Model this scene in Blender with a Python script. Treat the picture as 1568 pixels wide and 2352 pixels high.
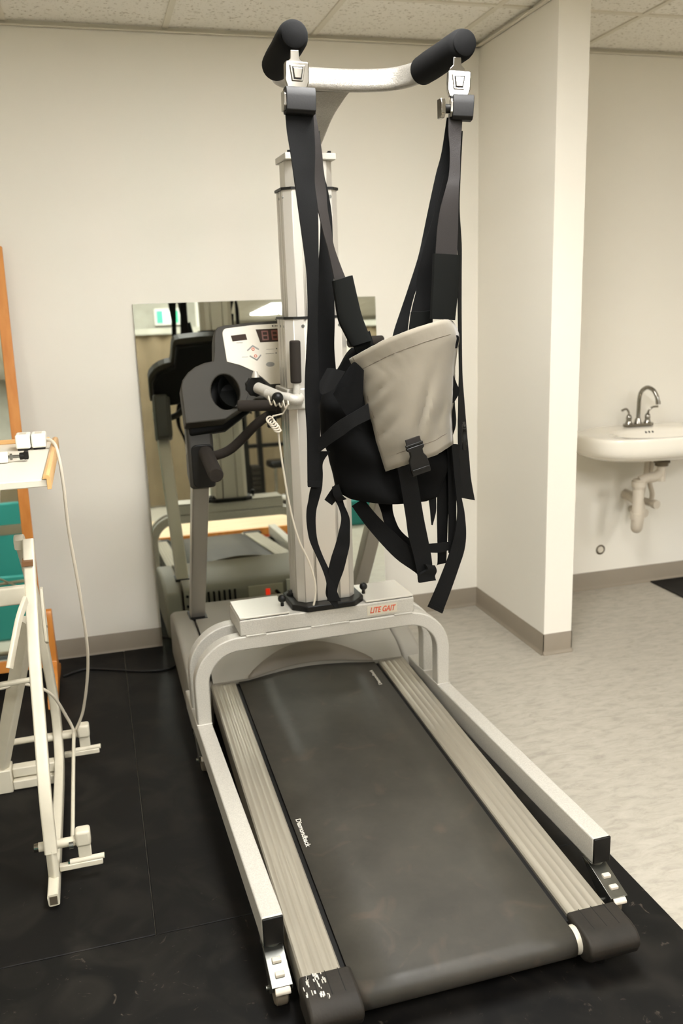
import bpy, bmesh, math, random
from mathutils import Vector, Matrix
random.seed(7)
R = math.radians
scene = bpy.context.scene
for o in list(bpy.data.objects): bpy.data.objects.remove(o)
COL = scene.collection

# ---------------------------------------------------------------- camera
yaw, pitch, roll = 0.27162, -0.23906, -0.03347
fw = Vector((math.sin(yaw)*math.cos(pitch), math.cos(yaw)*math.cos(pitch), math.sin(pitch)))
rt0 = Vector((math.cos(yaw), -math.sin(yaw), 0)); up0 = rt0.cross(fw)
rt = rt0*math.cos(roll) + up0*math.sin(roll); up = -rt0*math.sin(roll) + up0*math.cos(roll)
cd = bpy.data.cameras.new('camera'); cam = bpy.data.objects.new('camera', cd); COL.objects.link(cam)
cam.matrix_world = Matrix(((rt.x, up.x, -fw.x, -1.862), (rt.y, up.y, -fw.y, -4.053), (rt.z, up.z, -fw.z, 1.608), (0, 0, 0, 1)))
cd.sensor_fit = 'VERTICAL'; cd.sensor_height = 36; cd.sensor_width = 24; cd.lens = 30.55
cd.clip_start = 0.05; cd.clip_end = 60
cd.dof.use_dof = True; cd.dof.focus_distance = 2.3; cd.dof.aperture_fstop = 3.2
scene.camera = cam

# ---------------------------------------------------------------- world, exposure
scene.view_settings.view_transform = 'Standard'; scene.view_settings.look = 'None'
scene.view_settings.gamma = 1.0; scene.view_settings.exposure = 1.24
scene.view_settings.use_curve_mapping = False
w = bpy.data.worlds.new('world'); scene.world = w; w.use_nodes = True
w.node_tree.nodes['Background'].inputs[0].default_value = (1.0, 0.93, 0.82, 1)
w.node_tree.nodes['Background'].inputs[1].default_value = 0.3
LAMP_POWER = 18.0
# troffer positions (centre x, centre y); each is a real lit panel in the ceiling grid
TROFFERS = [(-1.11, -2.34), (-3.67, -4.78), (-1.11, -4.78), (1.48, -4.78), (3.40, -4.78), (1.48, -7.22), (1.85, -14.54), (2.50, -14.54), (1.85, -13.30)]

# ---------------------------------------------------------------- materials
def lin(c):
    return tuple((v/255/12.92 if v/255 <= .04045 else ((v/255+.055)/1.055)**2.4) for v in c)
def mat(name, rgb, rough=.5, metal=0.0, var=0.0, scale=20, bump=0.0, bscale=200, spec=.5, emit=None, estr=1, coat=0, sheen=0):
    m = bpy.data.materials.new(name); m.use_nodes = True; nt = m.node_tree
    b = nt.nodes['Principled BSDF']; c = lin(rgb)
    b.inputs['Base Color'].default_value = (*c, 1); b.inputs['Roughness'].default_value = rough
    b.inputs['Metallic'].default_value = metal; b.inputs['Specular IOR Level'].default_value = spec
    b.inputs['Coat Weight'].default_value = coat
    if sheen: b.inputs['Sheen Weight'].default_value = sheen
    tc = nt.nodes.new('ShaderNodeTexCoord')
    if var:
        n = nt.nodes.new('ShaderNodeTexNoise'); n.inputs['Scale'].default_value = scale; n.inputs['Detail'].default_value = 5
        r = nt.nodes.new('ShaderNodeValToRGB')
        r.color_ramp.elements[0].position = .3; r.color_ramp.elements[1].position = .7
        r.color_ramp.elements[0].color = (*[v*(1-var) for v in c], 1); r.color_ramp.elements[1].color = (*[min(1, v*(1+var)) for v in c], 1)
        nt.links.new(tc.outputs['Object'], n.inputs['Vector']); nt.links.new(n.outputs['Fac'], r.inputs['Fac']); nt.links.new(r.outputs['Color'], b.inputs['Base Color'])
    if bump:
        n2 = nt.nodes.new('ShaderNodeTexNoise'); n2.inputs['Scale'].default_value = bscale; n2.inputs['Detail'].default_value = 3
        bp = nt.nodes.new('ShaderNodeBump'); bp.inputs['Strength'].default_value = bump; bp.inputs['Distance'].default_value = .002
        nt.links.new(tc.outputs['Object'], n2.inputs['Vector']); nt.links.new(n2.outputs['Fac'], bp.inputs['Height']); nt.links.new(bp.outputs['Normal'], b.inputs['Normal'])
    if emit:
        b.inputs['Emission Color'].default_value = (*lin(emit), 1); b.inputs['Emission Strength'].default_value = estr
    return m
def node(m, kind, **kw):
    n = m.node_tree.nodes.new(kind)
    for k, v in kw.items(): setattr(n, k, v)
    return n
M = {}
M['wall'] = mat('cream_wall_paint', (236, 231, 219), .75, bump=.08, bscale=350, spec=.25)
M['brownwall'] = mat('brown_curtain_cloth', (122, 108, 84), .9, var=.12, scale=3)
M['greywall'] = mat('grey_far_wall', (170, 168, 156), .8, var=.12, scale=6)
M['base'] = mat('taupe_vinyl_baseboard', (138, 127, 111), .55, var=.04, scale=8)
M['silver'] = mat('hammered_silver_paint', (187, 183, 173), .42, .15, var=.13, scale=320, bump=.25, bscale=500)
M['silverbar'] = mat('hammered_silver_bar', (152, 148, 140), .32, .6, var=.10, scale=200, bump=.45, bscale=260)
M['alu'] = mat('anodised_aluminium', (192, 187, 177), .34, .4, var=.02, scale=5)
M['uprightmetal'] = mat('brushed_upright_metal', (180, 175, 165), .36, .6)
M['lid'] = mat('satin_grey_lid', (205, 201, 190), .3, .3)
M['black'] = mat('black_plastic', (13, 12, 10), .45, spec=.3)
M['blackmatte'] = mat('matte_black_plastic', (14, 13, 12), .6, spec=.3, bump=.1)
M['foam'] = mat('black_foam_sleeve', (11, 11, 11), .9, bump=.2, bscale=600, spec=.15)
M['greyfoam'] = mat('charcoal_foam_grip', (40, 35, 30), .9, spec=.25, bump=.2, bscale=500)
M['chrome'] = mat('polished_chrome', (150, 146, 138), .16, 1.0)
M['steel'] = mat('zinc_plated_steel', (132, 132, 126), .3, .95, var=.1, scale=40)
M['webbing'] = mat('black_webbing', (11, 11, 11), .8, bump=.3, bscale=900, spec=.15)
M['webbing2'] = mat('dark_brown_black_webbing', (30, 26, 24), .6, bump=.3, bscale=900, spec=.3)
M['mesh'] = mat('black_padded_cloth', (8, 8, 8), .9, var=.2, scale=12, bump=.4, bscale=60, spec=.1)
M['shell'] = mat('black_shell_plastic', (12, 12, 11), .55, spec=.15)
M['pad'] = mat('black_neoprene_pad', (12, 13, 11), .9, spec=.15)
M['pvc'] = mat('white_plastic_pipe', (205, 195, 178), .5)
M['porcelain'] = mat('white_porcelain', (240, 234, 220), .12, coat=.5)
M['cream'] = mat('cream_powder_coat', (205, 198, 178), .35, var=.03, scale=30)
M['cable'] = mat('cream_rubber_cable', (205, 196, 178), .55)
M['blackcord'] = mat('black_power_cord', (18, 17, 16), .6)
M['darkgrey'] = mat('dark_grey_moulded_plastic', (52, 49, 42), .6, spec=.3, bump=.15, bscale=700)
M['collar'] = mat('mid_grey_plastic', (46, 43, 37), .5, bump=.1, bscale=600)
M['panel'] = mat('cream_console_panel', (204, 196, 177), .4)
M['hood'] = mat('grey_textured_plastic', (144, 139, 128), .55, bump=.3, bscale=900)
M['hood_shade'] = mat('shaded_grey_plastic', (118, 110, 97), .55, bump=.3, bscale=900)  # hood plastic again, darkened to stand for shade in the scooped recess
M['display'] = mat('brown_display_window', (50, 34, 22), .6, spec=.2)
M['segment'] = mat('unlit_orange_segments', (108, 52, 30), .4)
M['orange'] = mat('orange_print', (222, 96, 52), .5)
M['greyprint'] = mat('grey_print', (140, 138, 132), .6)
M['whiteprint'] = mat('white_print', (205, 200, 188), .6)
M['redprint'] = mat('red_print', (206, 82, 50), .5)
M['label'] = mat('pale_label_sticker', (200, 193, 174), .5)
M['capgrey'] = mat('charcoal_end_cap_plastic', (36, 32, 26), .65, spec=.3, var=.25, scale=14, bump=.3, bscale=120)
M['roller'] = mat('pale_roller_metal', (215, 208, 190), .35, .3)
M['tray'] = mat('cream_laminate', (214, 208, 193), .4)
M['teal'] = mat('teal_vinyl', (28, 130, 124), .5)
M['whitepaint'] = mat('white_paint', (226, 224, 214), .5)
M['green'] = mat('green_sign_face', (60, 190, 140), .4, emit=(60, 190, 140), estr=.5)
M['signwhite'] = mat('lit_white_sign_face', (235, 240, 232), .4, emit=(235, 240, 232), estr=.6)
M['redlamp'] = mat('lit_red_switch', (225, 40, 20), .4, emit=(235, 50, 25), estr=.35)
M['greyfabric'] = mat('stone_grey_cloth', (116, 109, 95), .85, var=.03, scale=15, bump=.5, bscale=25, sheen=.15)
M['fabricseam'] = mat('stone_grey_hem_cloth', (86, 78, 66), .85, bump=.3, bscale=60)
M['tan'] = mat('brown_pleather', (120, 84, 52), .6)
M['ledge'] = mat('tbar_paint', (222, 216, 200), .6)
M['glow'] = mat('lit_diffuser', (255, 250, 240), .5, emit=(252, 251, 249), estr=LAMP_POWER)
M['platewhite'] = mat('ivory_plate', (214, 206, 190), .4)
M['dullmetal'] = mat('dull_metal', (110, 100, 84), .5, .6)

# mirror glass: silvered sheet, faintly green
m = mat('silvered_mirror_glass', (224, 228, 218), .015, 1.0, spec=.5); M['mirror'] = m

# wood: streaky orange grain
def wood(name, c1, c2, axis_scale=(2, 2, 14), rough=.4):
    m = mat(name, c1, rough); nt = m.node_tree; b = nt.nodes['Principled BSDF']
    tc = nt.nodes['Texture Coordinate']; mp = node(m, 'ShaderNodeMapping'); mp.inputs['Scale'].default_value = axis_scale
    n = node(m, 'ShaderNodeTexNoise'); n.inputs['Scale'].default_value = 3; n.inputs['Detail'].default_value = 6
    r = node(m, 'ShaderNodeValToRGB'); r.color_ramp.elements[0].color = (*lin(c1), 1); r.color_ramp.elements[1].color = (*lin(c2), 1)
    r.color_ramp.elements[0].position = .35; r.color_ramp.elements[1].position = .65
    nt.links.new(tc.outputs['Object'], mp.inputs[0]); nt.links.new(mp.outputs[0], n.inputs['Vector'])
    nt.links.new(n.outputs['Fac'], r.inputs['Fac']); nt.links.new(r.outputs['Color'], b.inputs['Base Color'])
    return m
M['wood'] = wood('orange_stained_wood', (196, 120, 46), (214, 142, 66), (8, 8, 1.5))
M['woodx'] = wood('honey_wood_edge', (196, 150, 92), (214, 172, 116), (1.5, 1.5, 8))
M['plank'] = wood('pale_plank_top', (206, 184, 150), (226, 206, 174), (1, 14, 1))

# floor: mottled beige linoleum
m = mat('beige_marbled_linoleum', (196, 186, 166), .42, spec=.35); M['lino'] = m; nt = m.node_tree; b = nt.nodes['Principled BSDF']
tc = nt.nodes['Texture Coordinate']; mp = node(m, 'ShaderNodeMapping'); mp.inputs['Scale'].default_value = (6, 16, 6)
n = node(m, 'ShaderNodeTexNoise'); n.inputs['Scale'].default_value = 2.2; n.inputs['Detail'].default_value = 9; n.inputs['Roughness'].default_value = .7; n.inputs['Distortion'].default_value = .6
r = node(m, 'ShaderNodeValToRGB')
e = r.color_ramp.elements; e[0].position = .28; e[0].color = (*lin((146, 140, 128)), 1); e[1].position = .72; e[1].color = (*lin((180, 174, 161)), 1)
x = r.color_ramp.elements.new(.5); x.color = (*lin((168, 162, 149)), 1)
nt.links.new(tc.outputs['Object'], mp.inputs[0]); nt.links.new(mp.outputs[0], n.inputs['Vector']); nt.links.new(n.outputs['Fac'], r.inputs['Fac']); nt.links.new(r.outputs['Color'], b.inputs['Base Color'])

# ceiling tile: fissured mineral board
m = mat('fissured_ceiling_tile', (182, 172, 150), .9, spec=.1); M['tile'] = m; nt = m.node_tree; b = nt.nodes['Principled BSDF']
tc = nt.nodes['Texture Coordinate']
n = node(m, 'ShaderNodeTexNoise'); n.inputs['Scale'].default_value = 75; n.inputs['Detail'].default_value = 4; n.inputs['Roughness'].default_value = .6
r = node(m, 'ShaderNodeValToRGB'); e = r.color_ramp.elements
e[0].position = .33; e[0].color = (*lin((186, 178, 160)), 1); e[1].position = .43; e[1].color = (*lin((240, 236, 226)), 1)
nt.links.new(tc.outputs['Object'], n.inputs['Vector']); nt.links.new(n.outputs['Fac'], r.inputs['Fac']); nt.links.new(r.outputs['Color'], b.inputs['Base Color'])
bp = node(m, 'ShaderNodeBump'); bp.inputs['Strength'].default_value = .5; bp.inputs['Distance'].default_value = .003
nt.links.new(n.outputs['Fac'], bp.inputs['Height']); nt.links.new(bp.outputs['Normal'], b.inputs['Normal'])

# rubber mat: black with pale scuffs and dust specks
def rubber(name, key, sc, lo, hi):
    m = mat(name, (34, 31, 28), .6, spec=.2); M[key] = m; nt = m.node_tree; b = nt.nodes['Principled BSDF']
    tc = nt.nodes['Texture Coordinate']
    n = node(m, 'ShaderNodeTexNoise'); n.inputs['Scale'].default_value = 5; n.inputs['Detail'].default_value = 8; n.inputs['Distortion'].default_value = 1.5
    r = node(m, 'ShaderNodeValToRGB'); e = r.color_ramp.elements
    e[0].position = .45; e[0].color = (*lin((9, 8, 7)), 1); e[1].position = .85; e[1].color = (*lin((34, 31, 27)), 1)
    nt.links.new(tc.outputs['Object'], n.inputs['Vector']); nt.links.new(n.outputs['Fac'], r.inputs['Fac'])
    n3 = node(m, 'ShaderNodeTexNoise'); n3.inputs['Scale'].default_value = sc; n3.inputs['Detail'].default_value = 7; n3.inputs['Distortion'].default_value = 2.5; n3.inputs['Roughness'].default_value = .6
    r3 = node(m, 'ShaderNodeValToRGB'); e = r3.color_ramp.elements
    e[0].position = lo; e[0].color = (0, 0, 0, 1); e[1].position = hi; e[1].color = (1, 1, 1, 1)
    mx = node(m, 'ShaderNodeMixRGB'); mx.inputs['Color2'].default_value = (*lin((84, 76, 66)), 1)
    nt.links.new(tc.outputs['Object'], n3.inputs['Vector']); nt.links.new(n3.outputs['Fac'], r3.inputs['Fac'])
    nt.links.new(r3.outputs['Color'], mx.inputs['Fac']); nt.links.new(r.outputs['Color'], mx.inputs['Color1']); nt.links.new(mx.outputs['Color'], b.inputs['Base Color'])
rubber('black_rubber_mat', 'rubber', 24, .69, .80)
rubber('scuffed_black_rubber_mat', 'rubberscuff', 19, .64, .78)

# treadmill belt: worn grey-black with brown scuffs
m = mat('worn_rubber_belt', (70, 66, 57), .5, spec=.4); M['belt'] = m; nt = m.node_tree; b = nt.nodes['Principled BSDF']
tc = nt.nodes['Texture Coordinate']
n = node(m, 'ShaderNodeTexNoise'); n.inputs['Scale'].default_value = 4.5; n.inputs['Detail'].default_value = 8; n.inputs['Roughness'].default_value = .65
r = node(m, 'ShaderNodeValToRGB'); e = r.color_ramp.elements
e[0].position = .3; e[0].color = (*lin((46, 44, 39)), 1); e[1].position = .72; e[1].color = (*lin((66, 63, 56)), 1)
n3 = node(m, 'ShaderNodeTexNoise'); n3.inputs['Scale'].default_value = 9; n3.inputs['Detail'].default_value = 7; n3.inputs['Distortion'].default_value = 1.2
r3 = node(m, 'ShaderNodeValToRGB'); e = r3.color_ramp.elements
e[0].position = .58; e[0].color = (0, 0, 0, 1); e[1].position = .78; e[1].color = (.7, .7, .7, 1)
mx = node(m, 'ShaderNodeMixRGB'); mx.inputs['Color2'].default_value = (*lin((80, 70, 60)), 1)
nt.links.new(tc.outputs['Object'], n.inputs['Vector']); nt.links.new(n.outputs['Fac'], r.inputs['Fac']); nt.links.new(tc.outputs['Object'], n3.inputs['Vector']); nt.links.new(n3.outputs['Fac'], r3.inputs['Fac'])
nt.links.new(r3.outputs['Color'], mx.inputs['Fac']); nt.links.new(r.outputs['Color'], mx.inputs['Color1']); nt.links.new(mx.outputs['Color'], b.inputs['Base Color'])

# brushed side rail
m = mat('brushed_aluminium_rail', (160, 154, 141), .42, .5, spec=.5); M['rail'] = m; nt = m.node_tree; b = nt.nodes['Principled BSDF']
tc = nt.nodes['Texture Coordinate']; mp = node(m, 'ShaderNodeMapping'); mp.inputs['Scale'].default_value = (22, .8, 1)
n = node(m, 'ShaderNodeTexNoise'); n.inputs['Scale'].default_value = 3; n.inputs['Detail'].default_value = 5
r = node(m, 'ShaderNodeValToRGB'); e = r.color_ramp.elements; e[0].color = (*lin((148, 141, 127)), 1); e[1].color = (*lin((174, 168, 153)), 1)
nt.links.new(tc.outputs['Object'], mp.inputs[0]); nt.links.new(mp.outputs[0], n.inputs['Vector']); nt.links.new(n.outputs['Fac'], r.inputs['Fac']); nt.links.new(r.outputs['Color'], b.inputs['Base Color'])

# ---------------------------------------------------------------- mesh helpers
def new(): return bmesh.new()
def box(bm, x0, x1, y0, y1, z0, z1, mtx=None):
    vs = [bm.verts.new((x, y, z)) for z in (z0, z1) for y in (y0, y1) for x in (x0, x1)]
    for f in ((0, 2, 3, 1), (4, 5, 7, 6), (0, 1, 5, 4), (2, 6, 7, 3), (0, 4, 6, 2), (1, 3, 7, 5)): bm.faces.new([vs[i] for i in f])
    if mtx is not None: bmesh.ops.transform(bm, matrix=mtx, verts=vs)
    return bm
def prism(bm, pts, axis, a, b, mtx=None):
    """closed 2-D outline extruded along an axis; pts are the two other coordinates in order x<y<z"""
    def v3(p, t):
        q = list(p); q.insert(axis, t); return q
    A = [bm.verts.new(v3(p, a)) for p in pts]; B = [bm.verts.new(v3(p, b)) for p in pts]
    bm.faces.new(A); bm.faces.new(B[::-1]); n = len(pts)
    for i in range(n): bm.faces.new((A[i], B[i], B[(i+1) % n], A[(i+1) % n]))
    if mtx is not None: bmesh.ops.transform(bm, matrix=mtx, verts=A+B)
    return bm
def frames(path):
    P = [Vector(p) for p in path]; T = []
    for i in range(len(P)):
        a = P[max(i-1, 0)]; c = P[min(i+1, len(P)-1)]; T.append((c-a).normalized())
    n = T[0].orthogonal().normalized()
    if abs(T[0].z) < .9: n = (Vector((0, 0, 1)) - T[0]*T[0].z).normalized()
    N = []
    for t in T:
        n = (n - t*n.dot(t)).normalized(); N.append(n)
    return P, T, N
def sweep(bm, path, prof, cap=True):
    """prof: list of (side, up) or function(i,u)->list"""
    P, T, N = frames(path); rings = []
    for i, (p, t, n) in enumerate(zip(P, T, N)):
        s = t.cross(n); pr = prof(i/(len(P)-1)) if callable(prof) else prof
        rings.append([bm.verts.new(p + s*a + n*b) for a, b in pr])
    k = len(rings[0])
    for A, B in zip(rings, rings[1:]):
        for i in range(k): bm.faces.new((A[i], A[(i+1) % k], B[(i+1) % k], B[i]))
    if cap: bm.faces.new(rings[0][::-1]); bm.faces.new(rings[-1])
    return bm
def circ(r, n=16, ry=None): return [(r*math.cos(2*math.pi*i/n), (ry or r)*math.sin(2*math.pi*i/n)) for i in range(n)]
def rrect(wd, h, r, n=4):
    out = []
    for cx, cy, a0 in ((wd/2-r, h/2-r, 0), (-wd/2+r, h/2-r, 90), (-wd/2+r, -h/2+r, 180), (wd/2-r, -h/2+r, 270)):
        for i in range(n+1):
            a = R(a0+90*i/n); out.append((cx+r*math.cos(a), cy+r*math.sin(a)))
    return out
def tube(bm, path, r, n=14): return sweep(bm, path, circ(r, n))
def smooth(pts, n=6):
    P = [Vector(p) for p in pts]; out = []
    for i in range(len(P)-1):
        p0 = P[max(i-1, 0)]; p1 = P[i]; p2 = P[i+1]; p3 = P[min(i+2, len(P)-1)]
        for k in range(n):
            t = k/n; out.append(.5*((2*p1)+(-p0+p2)*t+(2*p0-5*p1+4*p2-p3)*t*t+(-p0+3*p1-3*p2+p3)*t**3))
    out.append(P[-1]); return out
def cyl(bm, a, b, r, n=20, r2=None):
    a = Vector(a); b = Vector(b); return sweep(bm, [a, b], (lambda u: circ(r if u < .5 else (r2 if r2 is not None else r), n)))
def lathe(bm, c, prof, n=24, axis=2, mtx=None):
    """prof: list of (radius, height)"""
    rings = []; allv = []
    for r_, h in prof:
        ring = []
        for i in range(n):
            a = 2*math.pi*i/n; q = [r_*math.cos(a), r_*math.sin(a)]; q.insert(axis, h)
            ring.append(bm.verts.new(Vector(q)+Vector(c) if mtx is None else q))
        rings.append(ring); allv += ring
    for A, B in zip(rings, rings[1:]):
        for i in range(n): bm.faces.new((A[i], A[(i+1) % n], B[(i+1) % n], B[i]))
    bm.faces.new(rings[0][::-1]); bm.faces.new(rings[-1])
    if mtx is not None: bmesh.ops.transform(bm, matrix=mtx, verts=allv)
    return bm
def sphere(bm, c, r, n=16):
    return lathe(bm, c, [(max(1e-4, r*math.sin(math.pi*i/10)), -r*math.cos(math.pi*i/10)) for i in range(11)], n)
def ribbon(bm, rows, thick=.0022, sub=5, oval=False, n=14):
    Ls = smooth([a for a, b in rows], sub); Rs = smooth([b for a, b in rows], sub); rings = []
    for i in range(len(Ls)):
        l, r_ = Ls[i], Rs[i]; c = (l+r_)/2; s = (r_-l)/2
        c0 = (Ls[max(i-1, 0)]+Rs[max(i-1, 0)])/2; c1 = (Ls[min(i+1, len(Ls)-1)]+Rs[min(i+1, len(Ls)-1)])/2
        nn = s.cross(c1-c0).normalized()
        if oval: rings.append([bm.verts.new(c + s*math.cos(2*math.pi*k/n) + nn*thick/2*math.copysign(abs(math.sin(2*math.pi*k/n))**.7, math.sin(2*math.pi*k/n))) for k in range(n)])
        else: rings.append([bm.verts.new(c + s*a + nn*thick/2*b) for a, b in ((-1, 1), (0, 1), (1, 1), (1, -1), (0, -1), (-1, -1))])
    k = len(rings[0])
    for A, B in zip(rings, rings[1:]):
        for i in range(k): bm.faces.new((A[i], A[(i+1) % k], B[(i+1) % k], B[i]))
    bm.faces.new(rings[0][::-1]); bm.faces.new(rings[-1]); return bm

ROOT = {}
def root_of(o):
    while o.parent: o = o.parent
    return ROOT.get(o.name, Matrix.Identity(4))
def obj(name, bm, m, parent=None, local=False, smoothing=True, bevel=0, label=None, kind=None, seg=2):
    bmesh.ops.recalc_face_normals(bm, faces=bm.faces)
    me = bpy.data.meshes.new(name)
    if parent is not None and not local: bmesh.ops.transform(bm, matrix=root_of(parent).inverted(), verts=bm.verts)
    for f in bm.faces: f.smooth = smoothing
    if smoothing:
        for e_ in bm.edges:
            if len(e_.link_faces) == 2 and e_.calc_face_angle(0) > R(38): e_.smooth = False
    bm.to_mesh(me); bm.free()
    o = bpy.data.objects.new(name, me); COL.objects.link(o); o.parent = parent
    for mm in (m if isinstance(m, (list, tuple)) else [m]): me.materials.append(mm)
    if bevel:
        bv = o.modifiers.new('bevel', 'BEVEL'); bv.width = bevel; bv.segments = seg; bv.limit_method = 'ANGLE'; bv.angle_limit = R(35); bv.harden_normals = False
    if label: o['label'] = label
    if kind: o['kind'] = kind
    return o
def thing(name, label, cat, loc=(0, 0, 0), rz=0, group=None):
    o = bpy.data.objects.new(name, None); COL.objects.link(o); o.empty_display_size = .1
    o.location = loc; o.rotation_euler = (0, 0, rz); ROOT[o.name] = Matrix.Translation(loc) @ Matrix.Rotation(rz, 4, 'Z')
    o['label'] = label; o['category'] = cat
    if group: o['group'] = group
    return o
def tag(o, label, cat, group=None):
    o['label'] = label; o['category'] = cat
    if group: o['group'] = group
    return o
def text(name, s, size, mtx, m, parent, shear=0, xs=1.0, ext=.0006, label=None, bold=0):
    cu = bpy.data.curves.new(name, 'FONT'); cu.body = s; cu.size = size; cu.extrude = ext; cu.shear = shear; cu.align_x = 'CENTER'; cu.align_y = 'CENTER'; cu.offset = bold
    t = bpy.data.objects.new(name, cu); COL.objects.link(t); bpy.context.view_layer.update()
    dg = bpy.context.evaluated_depsgraph_get(); me = bpy.data.meshes.new_from_object(t.evaluated_get(dg))
    bpy.data.objects.remove(t); me.transform(Matrix.Diagonal((xs, 1, 1, 1))); me.transform(mtx)
    me.transform(root_of(parent).inverted()); me.materials.clear(); me.materials.append(m)
    o = bpy.data.objects.new(name, me); COL.objects.link(o); o.parent = parent
    if label: o['label'] = label
    return o

# ---------------------------------------------------------------- the room
HC = 2.74
def struct(name, bm, m, **k):
    o = obj(name, bm, m, **k); o['kind'] = 'structure'; return o
bm = new(); box(bm, -6, 6, -17, .0, -.1, 0); struct('floor', bm, M['lino'])
bm = new(); box(bm, -6, 6, -17, .0, HC, HC+.1); struct('ceiling', bm, M['tile'])
bm = new(); box(bm, -6, 6, 0, .15, -.1, HC+.1); struct('wall_back', bm, M['wall'])
bm = new(); box(bm, -6.15, -6, -17, .15, -.1, HC+.1); struct('wall_left', bm, M['wall'])
bm = new(); box(bm, 6, 6.15, -17, .15, -.1, HC+.1); struct('wall_right', bm, M['wall'])
bm = new(); box(bm, -6, 6, -17.15, -17, -.1, HC+.1); struct('wall_front', bm, M['greywall'])
PX, PY = .139, -.727
bm = new(); box(bm, 0, PX, PY, 0, 0, HC); struct('wall_stub', bm, M['wall'])
# far end of the room as the leaning mirror shows it: curtain-height partition, light wall above
bm = new(); box(bm, -6, -.66, -6.3, -6.2, 0, HC); struct('wall_inner', bm, M['greywall'])
bm = new(); box(bm, -.66, -.60, -6.32, -6.18, 0, HC); struct('trim_1', bm, M['whitepaint'])
bm = new(); box(bm, -.38, -.30, -6.32, -6.24, 0, HC); struct('trim_2', bm, M['blackmatte'])

BH = .10
def skirting(name, pts):
    """vinyl cove base along a polyline; profile has the small toe"""
    bm = new()
    for (a, b) in zip(pts, pts[1:]):
        a = Vector((*a, 0)); b = Vector((*b, 0)); d = (b-a).normalized(); nrm = Vector((d.y, -d.x, 0))
        prof = [(0, 0), (.012, 0), (.012, .003), (.006, .010), (.003, .018), (.003, BH-.002), (.0015, BH), (0, BH)]
        A = [bm.verts.new(a + nrm*p[0] + Vector((0, 0, p[1])) - d*(.003 if a != pts[0] else 0)) for p in prof]
        B = [bm.verts.new(b + nrm*p[0] + Vector((0, 0, p[1])) + d*.003) for p in prof]
        for i in range(len(prof)): bm.faces.new((A[i], A[(i+1) % len(prof)], B[(i+1) % len(prof)], B[i]))
        bm.faces.new(A[::-1]); bm.faces.new(B)
    return struct(name, bm, M['base'])
skirting('baseboard_back', [(-6, 0), (-.003, 0)])
skirting('baseboard_stub_left', [(0, 0), (0, PY)])
skirting('baseboard_stub_end', [(0, PY), (PX, PY)])
skirting('baseboard_stub_right', [(PX, PY), (PX, 0)])
skirting('baseboard_right', [(PX+.003, 0), (6, 0)])

# T-bar grid and wall angle
bm = new()
xs = [-.15-.64*k for k in range(8)]
for x in xs: box(bm, x-.012, x+.012, -17, 0, HC-.006, HC+.002)
for x in [.52+.64*k for k in range(8)]: box(bm, x-.012, x+.012, -17, 0, HC-.006, HC+.002)
for k in range(14):
    y = -.51-1.22*k; box(bm, -6, 6, y-.012, y+.012, HC-.0062, HC+.002)
struct('trim_3', bm, M['ledge'])
bm = new(); box(bm, -6, 0, -.022, 0, HC-.022, HC-.018); box(bm, -6, 0, -.003, 0, HC-.022, HC)
box(bm, -.022, 0, PY, 0, HC-.022, HC-.018); box(bm, -.003, 0, PY, 0, HC-.022, HC)
box(bm, PX, 6, -.022, 0, HC-.022, HC-.018); box(bm, PX, 6, -.003, 0, HC-.022, HC)
bm2 = bm; struct('trim_4', bm2, M['ledge'])

# ceiling lights
for i, (x, y) in enumerate(TROFFERS):
    t = thing('ceiling_light', ['', ''][0] or 'lit rectangular fluorescent ceiling panel', 'ceiling light', (x, y, HC), group='lit fluorescent panels in the ceiling grid')
    bm = new()
    for a in ((-.305, -.285, -.60, .60), (.285, .305, -.60, .60), (-.285, .285, -.60, -.58), (-.285, .285, .58, .60)): box(bm, a[0], a[1], a[2], a[3], -.012, -.001)
    obj('frame', bm, M['whitepaint'], t, local=True)
    bm = new(); box(bm, -.285, .285, -.58, .58, -.009, -.003); obj('diffuser', bm, M['glow'], t, local=True)

# rubber floor mats
def rmat(x0, x1, y0, y1, label, z=.010, name='rubber_mat', m='rubber'):
    bm = new(); box(bm, x0, x1, y0, y1, 0, z)
    return tag(obj(name, bm, M[m], bevel=.0025), label, 'floor mat', 'black rubber floor mats' if name == 'rubber_mat' else None)
rmat(-1.8405, -.54, -2.0305, -.014, 'black rubber floor mat under the treadmill hood, reaching the back wall')
rmat(-3.06, -1.8425, -2.0305, -.014, 'black rubber floor mat under the cream standing frame at left')
rmat(-3.06, -.54, -2.80, -2.0325, 'scuffed black rubber floor mat in front, below the lower end of the treadmill', m='rubberscuff')
tag(rmat(1.06, 2.2, -1.1, -.016, '', .008, 'anti_fatigue_mat'), 'small black mat on the beige floor at the right edge, near the sink wall', 'floor mat')

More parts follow.
